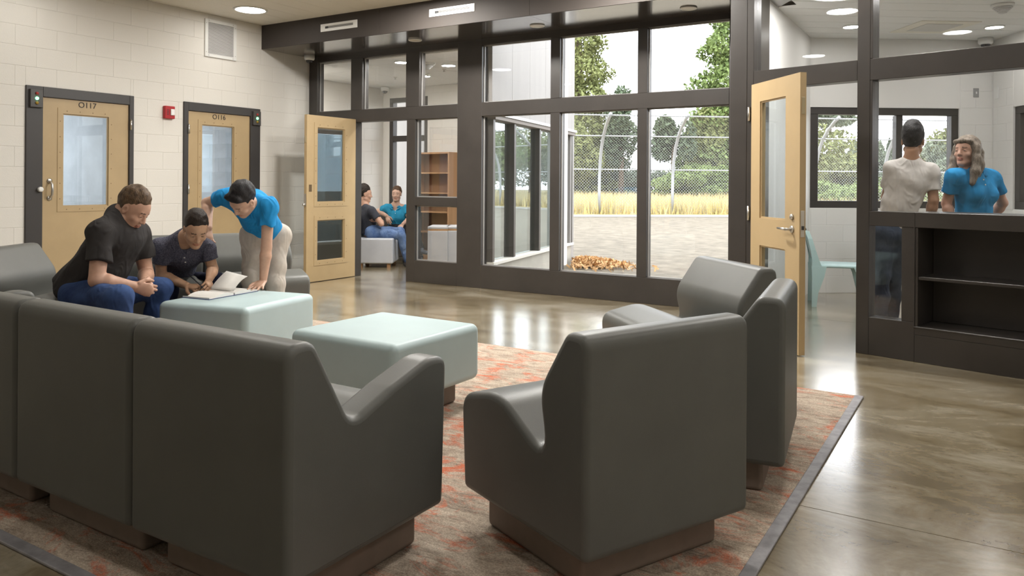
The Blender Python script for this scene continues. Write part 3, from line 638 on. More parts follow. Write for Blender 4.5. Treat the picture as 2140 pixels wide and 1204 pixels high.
# ------------------------------------------------------------------ side room furniture
t = thing('bookcase', 'oak bookcase against the far side room wall', 'bookcase', (-8.03, 10.63, 0), PI)
W_, D_, H_ = .385, .29, 1.80
for n_, lo, hi in (('side_panel', (-W_, 0, 0), (-W_ + .028, D_, H_)), ('side_panel', (W_ - .028, 0, 0), (W_, D_, H_)), ('top_panel', (-W_ + .028, 0, H_ - .028), (W_ - .028, D_, H_)), ('back_panel', (-W_ + .028, 0, 0), (W_ - .028, .01, H_ - .028)), ('plinth', (-W_ + .028, .02, 0), (W_ - .028, D_ - .02, .08))):
    RB(lo, hi, .002, 1).build(n_, WOOD if n_ != 'back_panel' else mat('oak_back', (.33, .18, .10), .6, col2=(.25, .13, .07), vscale=3, stretch=(1, 1, .12)), t)
for z in (1.46, 1.12, .80, .46, .12): RB((-W_ + .028, .01, z - .022), (W_ - .028, D_ - .01, z), .002, 1).build('shelf', WOOD, t)
def cube_seat(label, c, rz, w, d, h):
    t = thing('cube_stool', label, 'stool', (c[0], c[1], 0), rz, 'light gray cube stools')
    MB().rbox((-w / 2, -d / 2, .02), (w / 2, d / 2, h - .06), .012, 2).build('body', LGRAY, t).modifiers.new('wn', 'WEIGHTED_NORMAL'); MB().rbox((-w / 2, -d / 2, h - .035), (w / 2, d / 2, h), .008, 2).build('cushion', LGRAY, t).modifiers.new('wn', 'WEIGHTED_NORMAL')
    MB().box((-w / 2 + .003, -d / 2 + .003, h - .06), (w / 2 - .003, d / 2 - .003, h - .035)).build('wood_trim', WOOD, t)
    for sx in (-1, 1):
        for sy in (-1, 1): B((sx * (w / 2 - .05) - .02, sy * (d / 2 - .05) - .02, 0), (sx * (w / 2 - .05) + .02, sy * (d / 2 - .05) + .02, .02)).build('foot', WOOD, t)
cube_seat('light gray cube stool with wood trim behind the lower pane', at(919, 500, 11.3).to_2d(), R(30), .29, .5, .66)
cube_seat('second light gray cube stool partly behind the column', at(953, 500, 11.35).to_2d(), R(30), .26, .5, .66)
def club_chair(label, c, ang, m, w=.66, d=.66):
    t = thing('club_chair', label, 'chair', (c[0], c[1], 0), ang - PI / 2, 'side room chairs')
    MB().rbox((-w / 2, -d / 2, .06), (w / 2, d / 2, .44), .025, 3).build('seat', m, t).modifiers.new('wn', 'WEIGHTED_NORMAL'); MB().rbox((-w / 2, -d / 2 - .14, .06), (w / 2, -d / 2 + .02, .82), .04, 3).build('backrest', m, t).modifiers.new('wn', 'WEIGHTED_NORMAL')
    for sx in (-1, 1):
        for sy in (-1, 1): B((sx * (w / 2 - .07) - .025, sy * (d / 2 - .07) - .025, 0), (sx * (w / 2 - .07) + .025, sy * (d / 2 - .07) + .025, .06)).build('leg', WOOD, t)
club_chair('light gray club chair under the man with crossed arms', at(790, 520, 11.95).to_2d(), R(32), LGRAY, .66, .56)
club_chair('dark brown club chair under the woman in the side room', at(822, 500, 13.0).to_2d(), R(-64), mat('brown_vinyl', (.10, .085, .075), .5), .8, .6)

# ------------------------------------------------------------------ staff room chairs
SBL = mat('mint_chair_plastic', (.43, .60, .60), .35, spec=.5)
def plastic_chair(label, loc, ang):
    t = thing('plastic_chair', label, 'chair', (loc[0], loc[1], 0), ang - PI / 2, 'mint plastic chairs')   # local +y is forward
    MB().rbox((-.23, -.23, .415), (.23, .23, .445), .014, 3).rbox((-.215, .19, .37), (.215, .225, .43), .01, 2).build('seat', SBL, t)
    for sx in (-1, 1):
        def strip(pts, name):   # side frame strips: (y, z, half depth)
            m = MB(); vs = []
            for (y, z, h, xo) in pts:
                x = sx * xo; vs += [(x - .018, y - h, z), (x + .018, y - h, z), (x + .018, y + h, z), (x - .018, y + h, z)]
            fs = [(3, 2, 1, 0)]; k = len(pts)
            for i in range(k - 1):
                for j in range(4): fs.append((4 * i + j, 4 * i + (j + 1) % 4, 4 * i + 4 + (j + 1) % 4, 4 * i + 4 + j))
            fs.append((4 * k - 4, 4 * k - 3, 4 * k - 2, 4 * k - 1)); m.add(vs, fs, 0, False).build(name, SBL, t)
        strip([(-.265, 0, .024, .235), (-.255, .15, .032, .23), (-.225, .32, .06, .225), (-.215, .43, .075, .22)], 'leg')
        strip([(.25, 0, .022, .235), (.24, .15, .028, .23), (.215, .33, .045, .225), (.185, .43, .06, .22)], 'leg')
        strip([(-.235, .42, .05, .215), (-.25, .50, .034, .212), (-.275, .60, .026, .208), (-.305, .72, .022, .195), (-.335, .80, .022, .17)], 'back_post')
    m = MB(); vs = []; K = 9
    for i in range(K):
        z = .50 + .33 * i / (K - 1)
        for j in range(9):
            u = -1 + 2 * j / 8; w_ = .205 * (1 - .18 * max(0, (i - 5) / 4)); y = -.25 - .10 * ((z - .48) / .35) ** 1.3 - .025 * (1 - u * u)
            vs.append((u * w_, y, z - (.05 * u * u if i == K - 1 else 0)))
    m.add(vs, [(i * 9 + j, i * 9 + j + 1, (i + 1) * 9 + j + 1, (i + 1) * 9 + j) for i in range(K - 1) for j in range(8)], 0, True)
    o = m.build('backrest', SBL, t); o.modifiers.new('thickness', 'SOLIDIFY').thickness = .016
    return t
def pc(rear_near, ang):
    f = Vector((math.cos(ang), math.sin(ang))); l = Vector((-f.y, f.x)); c = Vector(rear_near) + f * .255 + l * .235; return c
plastic_chair('mint plastic chair in the staff room doorway', pc((-1.58, 8.68), R(15.6)), R(15.6))
plastic_chair('mint plastic chair behind the jeans in the low pane', pc((-.95, 9.42), R(25)), R(25))
# ------------------------------------------------------------------ the yard
SOIL = mat('dry_soil', (.185, .158, .115), .95, col2=(.105, .088, .062), vscale=3.5, bump=.8, bscale=14)
P0 = Vector((-14.42, 30.44, 0)); FU = Vector((math.cos(R(38)), math.sin(R(38)), 0)); FN = Vector((FU.y, -FU.x, 0))
GZ = -.06
def strip_poly(a, b, u0=-90, u1=90): return [tuple((P0 + FU * u0 + FN * a)[:2]), tuple((P0 + FU * u1 + FN * a)[:2]), tuple((P0 + FU * u1 + FN * b)[:2]), tuple((P0 + FU * u0 + FN * b)[:2])]
m = MB(); m.add([(-120, 7.0, GZ), (60, 7.0, GZ), (60, 140, GZ), (-120, 140, GZ)], [(0, 1, 2, 3)]); m.build('ground', SOIL, None, kind='structure', label='bare brown soil yard outside')
m = MB(); q = strip_poly(2.6, .6); m.add([(p[0], p[1], GZ + .01) for p in q], [(0, 1, 2, 3)]); m.build('gravel_path', mat('pale_gravel', (.24, .225, .20), .95, var=.15, vscale=3), None, kind='structure', label='pale gravel strip along the fence')
m = MB(); q = strip_poly(.6, -60); m.add([(p[0], p[1], GZ + .012) for p in q], [(0, 1, 2, 3)]); m.build('field', mat('straw_field', (.44, .36, .175), .95, col2=(.34, .28, .125), vscale=1.5), None, kind='structure', label='dry yellow field beyond the fence')
def tri_mesh(name, V, Fc, m, parent=None, **props):
    me = bpy.data.meshes.new(name); n = len(V); k = Fc.shape[1]
    me.vertices.add(n); me.vertices.foreach_set('co', V.astype(np.float32).ravel()); me.loops.add(Fc.size); me.loops.foreach_set('vertex_index', Fc.astype(np.int32).ravel())
    me.polygons.add(len(Fc)); me.polygons.foreach_set('loop_start', np.arange(0, Fc.size, k, dtype=np.int32))
    if isinstance(m, (list, tuple)):
        for q_ in m: me.materials.append(q_)
    else: me.materials.append(m)
    me.update(calc_edges=True); me.validate(); ob = bpy.data.objects.new(name, me); return link(ob, parent, **props)
# tall dry grass
n = 45000; u = RNG.uniform(-28, 40, n); a = -RNG.uniform(.0, 1, n) ** 1.5 * 32 + .2
bx = np.array(P0)[None] + np.outer(u, np.array(FU)) + np.outer(a, np.array(FN)); bx[:, 2] = GZ
h = RNG.uniform(.35, .85, n); w = RNG.uniform(.015, .05, n); th = RNG.uniform(0, PI, n)
dx = np.stack([np.cos(th) * w, np.sin(th) * w, 0 * w], 1); tip = np.stack([RNG.normal(0, .12, n), RNG.normal(0, .12, n), h], 1)
V = np.concatenate([bx - dx, bx + dx, bx + tip]); Fc = np.stack([np.arange(n), np.arange(n) + n, np.arange(n) + 2 * n], 1)
tri_mesh('dry_grass', V, Fc, mat('dry_grass', (.56, .46, .225), .9, col2=(.42, .35, .15), vscale=.8), None, kind='stuff', label='tall dry yellow grass beyond the fence', category='grass')
# wood chips in front of the wing
n = 2600; V = []; Fc = []
for i in range(n):
    r_ = abs(RNG.normal(0, .36)); t_ = RNG.uniform(0, 2 * PI); c = np.array([-5.60 + r_ * math.cos(t_) * 1.15, 11.35 + r_ * math.sin(t_) * .75, GZ + .02 + .12 * math.exp(-r_ * r_ * 2) * RNG.uniform(.3, 1)])
    if r_ > 1.1 or c[0] < -5.25 - .195 * (c[1] - 8) + .12: continue
    e1 = RNG.normal(size=3); e1 *= .04 / np.linalg.norm(e1); e2 = RNG.normal(size=3); e2 *= .016 / np.linalg.norm(e2)
    k = len(V); V += [c - e1 - e2, c + e1 - e2, c + e1 + e2, c - e1 + e2]; Fc.append((k, k + 1, k + 2, k + 3))
tri_mesh('wood_chips', np.array(V), np.array(Fc), mat('wood_chip', (.72, .46, .22), .9, col2=(.50, .28, .12), vscale=9), None, kind='stuff', label='scattered orange wood chips beside the wing', category='wood chips')
# security fence with inward curved top
PROF = [(0, 0), (0, 1.0), (.03, 1.7), (.14, 2.3), (.36, 2.85), (.70, 3.32), (1.15, 3.72), (1.7, 4.05), (2.05, 4.2)]
GALV = mat('galvanized_steel', (.36, .37, .38), .5, metal=.3)
fe = thing('security_fence', 'tall chain link fence with posts curving inward at the top', 'fence', (P0.x, P0.y, GZ))
pm = MB().tube([FN * a_ + Vector((0, 0, z_)) for a_, z_ in PROF], .07, 8).mesh('post', GALV)
SP = 3.27
for k in range(-7, 12):
    ob = bpy.data.objects.new('post', pm); ob.location = FU * (SP * k); link(ob, fe)
for a_, z_ in ((.05, 1.95), (.74, 3.36), (1.9, 4.14)): MB().tube([FU * -24 + FN * a_ + Vector((0, 0, z_)), FU * 38 + FN * a_ + Vector((0, 0, z_))], .032, 6).build('rail', GALV, fe)
sl = np.concatenate([[0], np.cumsum([math.hypot(PROF[i + 1][0] - PROF[i][0], PROF[i + 1][1] - PROF[i][1]) for i in range(len(PROF) - 1)])])
V = []; Fc = []; hw = .009
for sgn in (-1, 1):
    for c in np.arange(-24, 38, .13):
        k0 = len(V)
        for i, (a_, z_) in enumerate(PROF):
            p = FU * (c + sgn * sl[i]) + FN * a_ + Vector((0, 0, z_)); V += [p - FU * hw, p + FU * hw]
        for i in range(len(PROF) - 1): Fc.append((k0 + 2 * i, k0 + 2 * i + 1, k0 + 2 * i + 3, k0 + 2 * i + 2))
tri_mesh('wire_mesh', np.array([tuple(v) for v in V]), np.array(Fc), mat('fence_wire', (.30, .305, .31), .5), fe, kind='stuff')
# trees
def leaf_mat(name, c, c2, tr=.25):
    m = mat(name, c, .75, col2=c2, vscale=.9, spec=.2); b = m.node_tree.nodes['Principled BSDF']
    return m
BARK = mat('bark', (.14, .105, .075), .9)
LM = dict(conifer=leaf_mat('conifer_needles', (.185, .245, .085), (.105, .155, .05)), olive=leaf_mat('olive_leaves', (.225, .245, .10), (.14, .165, .06)), dark=leaf_mat('dark_leaves', (.115, .15, .095), (.07, .10, .06)),
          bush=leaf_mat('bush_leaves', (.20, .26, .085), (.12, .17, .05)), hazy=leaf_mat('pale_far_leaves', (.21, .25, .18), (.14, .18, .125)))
def tree(name, label, px, d, h, r, kind, shape, n=6000, leaf=.22, base=.0, grp='trees beyond the fence'):
    n = int(n * 2.2); leaf *= .66
    if px < 1600 and d < 50: d *= 1.55; h = 1.3 + (h - 1.3) * 1.55; r *= 1.55; leaf *= 1.4; n = int(n * 1.1)
    p = at(px, 400, d); t = thing(name, label, 'shrub' if shape == 'bush' else 'tree', (p.x, p.y, GZ), 0, grp)
    if shape == 'cone':
        z = 1 - np.sqrt(RNG.uniform(0.0, 1, n)); z = base + (1 - base) * z; rr = r * (1 - ((z - base) / (1 - base)) ** 1.4) * (1 + .22 * np.sin(z * 60 + RNG.uniform(0, 6)))
        th = RNG.uniform(0, 2 * PI, n); rr = rr * (1 + .18 * np.sin(th * 5 + z * 23)) * np.sqrt(RNG.uniform(.25, 1, n)); V0 = np.stack([rr * np.cos(th), rr * np.sin(th), z * h - .18 * rr], 1)
    else:
        kk = 14 if shape == 'round' else 10; cs = RNG.normal(size=(kk, 3)); cs /= np.linalg.norm(cs, axis=1)[:, None]; cs *= RNG.uniform(.35, .8, kk)[:, None]
        ci = RNG.integers(0, kk, n); q = RNG.normal(size=(n, 3)); q /= np.linalg.norm(q, axis=1)[:, None]; q *= (RNG.uniform(.3, 1, n) ** .4 * .42)[:, None]
        V0 = (cs[ci] + q); c0 = base + (1 - base) / 2; V0 = np.stack([V0[:, 0] * r, V0[:, 1] * r, c0 * h + V0[:, 2] * h * (1 - base) / 2 * .85], 1)
        if shape == 'bush': V0[:, 2] = np.abs(V0[:, 2])
    e1 = RNG.normal(size=(n, 3)); e1 /= np.linalg.norm(e1, axis=1)[:, None]; e2 = np.cross(e1, RNG.normal(size=(n, 3))); e2 /= np.linalg.norm(e2, axis=1)[:, None]
    s = leaf * RNG.uniform(.5, 1.2, n)[:, None]; e1 *= s; e2 *= s * .55
    V = np.concatenate([V0 - e1, V0 + e2, V0 + e1, V0 - e2]); Fc = np.stack([np.arange(n), np.arange(n) + n, np.arange(n) + 2 * n, np.arange(n) + 3 * n], 1)
    tri_mesh('foliage', V, Fc, LM[kind], t, kind='stuff')
    if shape != 'bush': MB().tube([(0, 0, 0), (0, 0, h * .5), (0, 0, h * .85)], [.028 * h, .018 * h, .006 * h], 8).build('trunk', BARK, t)
    return t
tree('conifer_tree', 'tall yellow green conifer at the left of the window view', 1205, 46, 17, 2.6, 'olive', 'cone', 11000, .24)
tree('conifer_tree', 'tall bushy conifer filling the right of the window view', 1545, 43, 19, 2.9, 'conifer', 'cone', 15000, .24)
tree('broadleaf_tree', 'broad olive tree low behind the left fence posts', 1192, 42, 5.2, 2.0, 'olive', 'round', 8000, .24, .02)
tree('oak_tree', 'dark airy oak between the fence posts in the right pane', 1406, 62, 7.4, 1.9, 'dark', 'round', 1900, .28, .25)
tree('oak_tree', 'dark airy oak seen in the middle pane', 1298, 66, 10.2, 1.9, 'dark', 'round', 2200, .28, .2)
tree('conifer_tree', 'small pale conifer beside the dark oak', 1440, 44, 4.8, 1.5, 'conifer', 'cone', 3000, .18)
tree('broadleaf_tree', 'olive broadleaf tree below the tall right conifer', 1500, 42, 6.2, 1.9, 'olive', 'round', 7000, .22, .02)
for i, (px, d, h, r) in enumerate(((1340, 72, 2.9, 4.5), (1395, 58, 2.5, 2.6), (1270, 72, 2.9, 4), (1458, 40, 2.6, 1.3), (1505, 38.5, 2.6, 1.4), (1560, 41, 2.6, 2))):
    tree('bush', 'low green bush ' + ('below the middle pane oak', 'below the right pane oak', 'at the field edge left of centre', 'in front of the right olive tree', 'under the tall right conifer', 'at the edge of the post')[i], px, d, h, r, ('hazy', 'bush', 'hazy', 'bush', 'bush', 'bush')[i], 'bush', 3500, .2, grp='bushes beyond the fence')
# trees in the staff room window view and beyond
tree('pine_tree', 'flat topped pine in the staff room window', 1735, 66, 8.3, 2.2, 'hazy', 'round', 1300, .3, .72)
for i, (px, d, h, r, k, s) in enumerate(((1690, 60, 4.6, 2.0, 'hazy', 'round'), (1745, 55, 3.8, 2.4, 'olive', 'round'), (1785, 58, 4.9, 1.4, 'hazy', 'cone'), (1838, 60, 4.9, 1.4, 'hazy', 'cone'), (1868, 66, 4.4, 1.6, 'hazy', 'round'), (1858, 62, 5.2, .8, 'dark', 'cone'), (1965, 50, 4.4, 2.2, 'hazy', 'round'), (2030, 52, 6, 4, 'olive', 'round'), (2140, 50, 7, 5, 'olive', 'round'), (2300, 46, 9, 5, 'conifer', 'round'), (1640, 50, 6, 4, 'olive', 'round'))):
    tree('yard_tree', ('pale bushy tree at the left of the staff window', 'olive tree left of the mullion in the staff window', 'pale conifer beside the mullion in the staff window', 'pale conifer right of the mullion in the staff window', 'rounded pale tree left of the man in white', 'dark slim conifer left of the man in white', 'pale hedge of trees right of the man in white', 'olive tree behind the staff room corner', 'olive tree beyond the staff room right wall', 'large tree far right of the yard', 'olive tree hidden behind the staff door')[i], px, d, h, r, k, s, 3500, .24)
for i, (px, d, h, r) in enumerate(((1715, 40, 1.9, 3.0), (1790, 41, 1.9, 3.2), (1850, 40, 1.8, 2.6))):
    tree('bush', ('bright green bramble at the left of the staff window', 'bright green bramble at the mullion in the staff window', 'bright green bramble left of the man in white')[i], px, d, h, r, 'bush', 'bush', 4000, .18, grp='brambles outside the staff window')
# ------------------------------------------------------------------ people: smooth implicit bodies meshed as one surface each
class SDF:
    def __init__(s): s.p = []
    def cone(s, a, b, ra, rb, k=.02, fa=False, fb=False, flat=None, op=0):
        s.p.append(('c', np.array(a, float), np.array(b, float), ra, rb, k, fa, fb, flat, op)); return s
    def ell(s, c, r, Rm=None, k=.02, op=0):
        s.p.append(('e', np.array(c, float), np.array(r, float), np.eye(3) if Rm is None else np.array(Rm, float), k, op)); return s
    def chain(s, pts, rs, k=.02):
        for i in range(len(pts) - 1): s.cone(pts[i], pts[i + 1], rs[i], rs[i + 1], k)
        return s
    def half(s, pt, n, k=.004):
        """cut away everything on the side n points to"""
        s.p.append(('h', np.array(pt, float), np.array(n, float) / np.linalg.norm(n), k)); return s
def sdf_grid(S, vox, noise=None):
    lo = np.full(3, 1e9); hi = -lo; bbs = []
    for q in S.p:
        if q[0] == 'c':
            r = max(q[3], q[4]) ; l = np.minimum(q[1], q[2]) - r; h = np.maximum(q[1], q[2]) + r; add = q[9] == 0
        elif q[0] == 'e': r = np.max(q[2]); l = q[1] - r; h = q[1] + r; add = q[5] == 0
        else: bbs.append(None); continue
        bbs.append((l, h))
        if add: lo = np.minimum(lo, l); hi = np.maximum(hi, h)
    lo -= 4 * vox; hi += 4 * vox; nn = np.ceil((hi - lo) / vox).astype(int) + 1
    D = np.full(nn, .25, np.float32); ax = [(lo[i] + vox * np.arange(nn[i])).astype(np.float32) for i in range(3)]
    for q, bb in zip(S.p, bbs):
        if q[0] == 'h':
            d = ((ax[0] - q[1][0]) * q[2][0])[:, None, None] + ((ax[1] - q[1][1]) * q[2][1])[None, :, None] + ((ax[2] - q[1][2]) * q[2][2])[None, None, :]
            h = np.clip(.5 - .5 * (d - D) / q[3], 0, 1); D = d * (1 - h) + D * h + q[3] * h * (1 - h); D = D.astype(np.float32); continue
        k = q[5] if q[0] == 'c' else q[4]; m = k * 1.2 + 3 * vox
        i0 = np.clip(np.floor((bb[0] - m - lo) / vox).astype(int), 0, nn); i1 = np.clip(np.ceil((bb[1] + m - lo) / vox).astype(int) + 1, 0, nn)
        if np.any(i1 <= i0): continue
        sl = tuple(slice(i0[i], i1[i]) for i in range(3)); X, Y, Z = ax[0][sl[0]][:, None, None], ax[1][sl[1]][None, :, None], ax[2][sl[2]][None, None, :]
        if q[0] == 'c':
            _, a, b, ra, rb, k, fa, fb, flat, op = q; ab = b - a; L = np.linalg.norm(ab) + 1e-9
            px, py, pz = X - a[0], Y - a[1], Z - a[2]
            if flat is not None:
                w, qf = np.array(flat[0]), flat[1]; pw = (px * w[0] + py * w[1] + pz * w[2]) * (1 / qf - 1); px = px + w[0] * pw; py = py + w[1] * pw; pz = pz + w[2] * pw
                ab = ab + w * (ab @ w) * (1 / qf - 1)
            LL = ab @ ab; hh = (px * ab[0] + py * ab[1] + pz * ab[2]) / LL; t = np.clip(hh, 0, 1)
            d = np.sqrt((px - t * ab[0]) ** 2 + (py - t * ab[1]) ** 2 + (pz - t * ab[2]) ** 2) - (ra + (rb - ra) * t)
            if fa: d = np.maximum(d, -hh * L)
            if fb: d = np.maximum(d, (hh - 1) * L)
        else:
            _, c, r, Rm, k, op = q; px, py, pz = X - c[0], Y - c[1], Z - c[2]
            u = [(px * Rm[0, i] + py * Rm[1, i] + pz * Rm[2, i]) for i in range(3)]
            k0 = np.sqrt((u[0] / r[0]) ** 2 + (u[1] / r[1]) ** 2 + (u[2] / r[2]) ** 2); k1 = np.sqrt((u[0] / r[0] ** 2) ** 2 + (u[1] / r[1] ** 2) ** 2 + (u[2] / r[2] ** 2) ** 2) + 1e-6
            d = k0 * (k0 - 1) / k1
        A = D[sl]
        if op == 0: h = np.clip(.5 + .5 * (A - d) / k, 0, 1); D[sl] = A * (1 - h) + d * h - k * h * (1 - h)
        else: d = -d; h = np.clip(.5 - .5 * (A - d) / k, 0, 1); D[sl] = A * (1 - h) + d * h + k * h * (1 - h)
    if noise is not None:
        amp, fr, seed = noise; rg = np.random.default_rng(seed)
        for o_ in range(5):
            v = rg.normal(size=3); v[2] *= .55; v = v / np.linalg.norm(v) * fr * rg.uniform(.6, 1.9); ph = rg.uniform(0, 6.28); w = rg.normal(size=3) * fr * .25
            base = (ax[0] * v[0])[:, None, None] + (ax[1] * v[1])[None, :, None] + (ax[2] * v[2])[None, None, :]
            mod = np.sin((ax[0] * w[0])[:, None, None] + (ax[1] * w[1])[None, :, None] + (ax[2] * w[2])[None, None, :] + ph)
            D += (amp * .45 * np.sin(base + ph + 1.6 * mod)).astype(np.float32)
    return D, lo, vox
_CO = np.array([(i, j, k) for i in (0, 1) for j in (0, 1) for k in (0, 1)])
_ED = [(a, b) for a in range(8) for b in range(a + 1, 8) if np.abs(_CO[a] - _CO[b]).sum() == 1]
def surf_net(D, lo, vox):
    S = D < 0; c = np.zeros(np.array(D.shape) - 1, np.int8)
    for o in _CO: c += S[o[0]:S.shape[0] - 1 + o[0], o[1]:S.shape[1] - 1 + o[1], o[2]:S.shape[2] - 1 + o[2]]
    act = (c > 0) & (c < 8); idx = np.argwhere(act); n = len(idx)
    vals = [D[idx[:, 0] + o[0], idx[:, 1] + o[1], idx[:, 2] + o[2]] for o in _CO]
    pos = np.zeros((n, 3)); cnt = np.zeros(n)
    for a, b in _ED:
        da, db = vals[a], vals[b]; cr = (da < 0) != (db < 0); t = np.where(cr, da / np.where(cr, da - db, 1), 0)
        p = _CO[a] + (_CO[b] - _CO[a]) * t[:, None]; pos += p * cr[:, None]; cnt += cr
    V = lo + vox * (idx + pos / cnt[:, None]); vid = np.full(act.shape, -1, np.int32); vid[act] = np.arange(n); Q = []
    for axx in range(3):
        s0 = [slice(None)] * 3; s1 = [slice(None)] * 3; s0[axx] = slice(0, -1); s1[axx] = slice(1, None)
        A, B_ = S[tuple(s0)], S[tuple(s1)]; e = np.argwhere(A != B_); u, v = [(1, 2), (2, 0), (0, 1)][axx]
        e = e[(e[:, u] > 0) & (e[:, v] > 0) & (e[:, u] < D.shape[u] - 1) & (e[:, v] < D.shape[v] - 1)]
        def g(du, dv): q = e.copy(); q[:, u] += du; q[:, v] += dv; return vid[q[:, 0], q[:, 1], q[:, 2]]
        qd = np.stack([g(-1, -1), g(0, -1), g(0, 0), g(-1, 0)], 1); fl_ = A[e[:, 0], e[:, 1], e[:, 2]]
        qd[~fl_] = qd[~fl_][:, ::-1]; Q.append(qd)
    Q = np.concatenate(Q); Q = Q[(Q >= 0).all(1)]; return V, Q
def sdf_obj(name, S, vox, m, parent, origin, noise=None, matfn=None):
    D, lo, vx = sdf_grid(S, vox, noise); V, Q = surf_net(D, lo, vx); me = bpy.data.meshes.new(name)
    Vl = V - np.array(origin)
    me.vertices.add(len(V)); me.vertices.foreach_set('co', Vl.astype(np.float32).ravel()); me.loops.add(Q.size); me.loops.foreach_set('vertex_index', Q.astype(np.int32).ravel())
    me.polygons.add(len(Q)); me.polygons.foreach_set('loop_start', np.arange(0, Q.size, 4, dtype=np.int32)); me.polygons.foreach_set('use_smooth', np.ones(len(Q), bool))
    for q in (m if isinstance(m, (list, tuple)) else [m]): me.materials.append(q)
    if matfn is not None: me.polygons.foreach_set('material_index', matfn(V[Q].mean(1)).astype(np.int32))
    me.update(calc_edges=True); ob = bpy.data.objects.new(name, me); return link(ob, parent)
def nrm(v): v = np.array(v, float); return v / (np.linalg.norm(v) + 1e-9)
def rotv(v, axis, a): 
    axis = nrm(axis); v = np.array(v, float); return v * math.cos(a) + np.cross(axis, v) * math.sin(a) + axis * (axis @ v) * (1 - math.cos(a))
def hand(S, W, Dd, Np, side, curl=(.5, .5, .55, .6), spread=.06, thumb=.5, s=1.0):
    """W wrist, Dd hand direction, Np palm normal, side: +1 thumb lies along cross(Dd,Np)"""
    W = np.array(W, float); Dd = nrm(Dd); Np = nrm(np.array(Np, float) - Dd * (np.array(Np) @ Dd)); T = np.cross(Dd, Np) * side
    S.cone(W + Dd * .012 * s, W + Dd * .078 * s, .030 * s, .041 * s, .012, flat=(Np, .42))
    for i, (off, ln, r) in enumerate(((.031, .074, .0088), (.0105, .082, .0092), (-.010, .076, .0088), (-.030, .060, .0078))):
        d = nrm(Dd + T * spread * (1.5 - i)); p = W + Dd * (.088 - .006 * abs(i - 1)) * s + T * off * s; axx = np.cross(d, Np); c = curl[i]; pts = [W + Dd * .06 * s + T * off * .8 * s, p]
        for f_, a_ in ((.46, 1.0), (.31, 1.9), (.23, 2.5)):
            dd = rotv(d, axx, c * a_); p = p + dd * ln * f_ * s; pts.append(p)
        S.chain(pts, [.012 * s, r * 1.08 * s, r * s, r * .95 * s, r * .8 * s], .004)
    p = W + Dd * .028 * s + T * .026 * s; d = nrm(Dd * .75 + T * .75 + Np * thumb * .6); p1 = p + d * .042 * s; d2 = nrm(Dd * .95 + T * .25 + Np * thumb); p2 = p1 + d2 * .030 * s; p3 = p2 + nrm(Dd + Np * thumb) * .026 * s
    S.chain([p, p1, p2, p3], [.015 * s, .0125 * s, .0105 * s, .0085 * s], .006)
SKIN = {}
def skin(name, c):
    if name not in SKIN:
        m = mat('skin_' + name, c, .48, spec=.4, var=.07, vscale=22); b = m.node_tree.nodes['Principled BSDF']
        SKIN[name] = [m, mat('lips_' + name, (c[0] * .88, c[1] * .62, c[2] * .60), .45), mat('brow_' + name, tuple(q * .22 for q in c), .8)]
    return SKIN[name]
EYEW = mat('eye_white', (.72, .70, .68), .2); IRIS = mat('eye_iris', (.05, .035, .025), .15)
def head_frame(hf, hu):
    f = nrm(hf); r = nrm(np.cross(f, np.array(hu, float))); u = np.cross(r, f); return np.stack([r, f, u], 1)     # columns: right, forward, up
def add_head(S, C, Rm, s, jaw=1.0):
    P = lambda x, y, z: C + Rm @ (np.array([x, y, z]) * s)
    E_ = lambda c, r, k=.012, op=0: S.ell(P(*c), np.array(r) * s, Rm, k, op)
    E_((0, -.018, .038), (.074, .096, .088)); E_((0, .030, -.030), (.060 * jaw, .066, .088), .03); E_((0, .020, .030), (.066, .078, .07), .03)
    S.cone(P(-.050 * jaw, .0, -.062), P(-.014, .066, -.103), .020 * s, .018 * s, .02); S.cone(P(.050 * jaw, .0, -.062), P(.014, .066, -.103), .020 * s, .018 * s, .02); E_((0, .076, -.101), (.022 * jaw, .018, .017), .014)
    S.cone(P(-.034, .078, .020), P(.034, .078, .020), .0125 * s, .0125 * s, .012)
    for sx in (-1, 1):
        E_((sx * .031, .099, .001), (.017, .013, .0105), .010, 1); E_((sx * .0315, .0815, .0005), (.0155, .0115, .0105), .004); E_((sx * .040, .066, -.030), (.022, .020, .018), .02)
        E_((sx * .0755, -.004, -.004), (.009, .019, .031), .006); E_((sx * .082, .002, -.002), (.006, .009, .016), .005, 1)
    S.cone(P(0, .094, .008), P(0, .110, -.032), .0075 * s, .0115 * s, .010); 
    for sx in (-1, 1): E_((sx * .0115, .100, -.036), (.0085, .010, .0075), .006)
    E_((0, .0945, -.062), (.022, .0075, .0052), .006); E_((0, .092, -.0735), (.019, .0075, .006), .006); E_((0, .104, -.0675), (.025, .010, .0016), .003, 1)
def face_mat(C, Rm, s):
    def fn(ctr):
        L = (ctr - C) @ Rm / s; x, y, z = np.abs(L[:, 0]), L[:, 1], L[:, 2]; o = np.zeros(len(ctr), int)
        o[(x < .0235) & (y > .078) & (z > -.081 + .02 * x) & (z < -.0575 - .12 * x)] = 1
        o[(x > .014) & (x < .047) & (y > .06) & (z > .0205 - .1 * (x - .03) ** 2 * 40) & (z < .0285 - 3 * (x - .028) ** 2)] = 2
        return o
    return fn
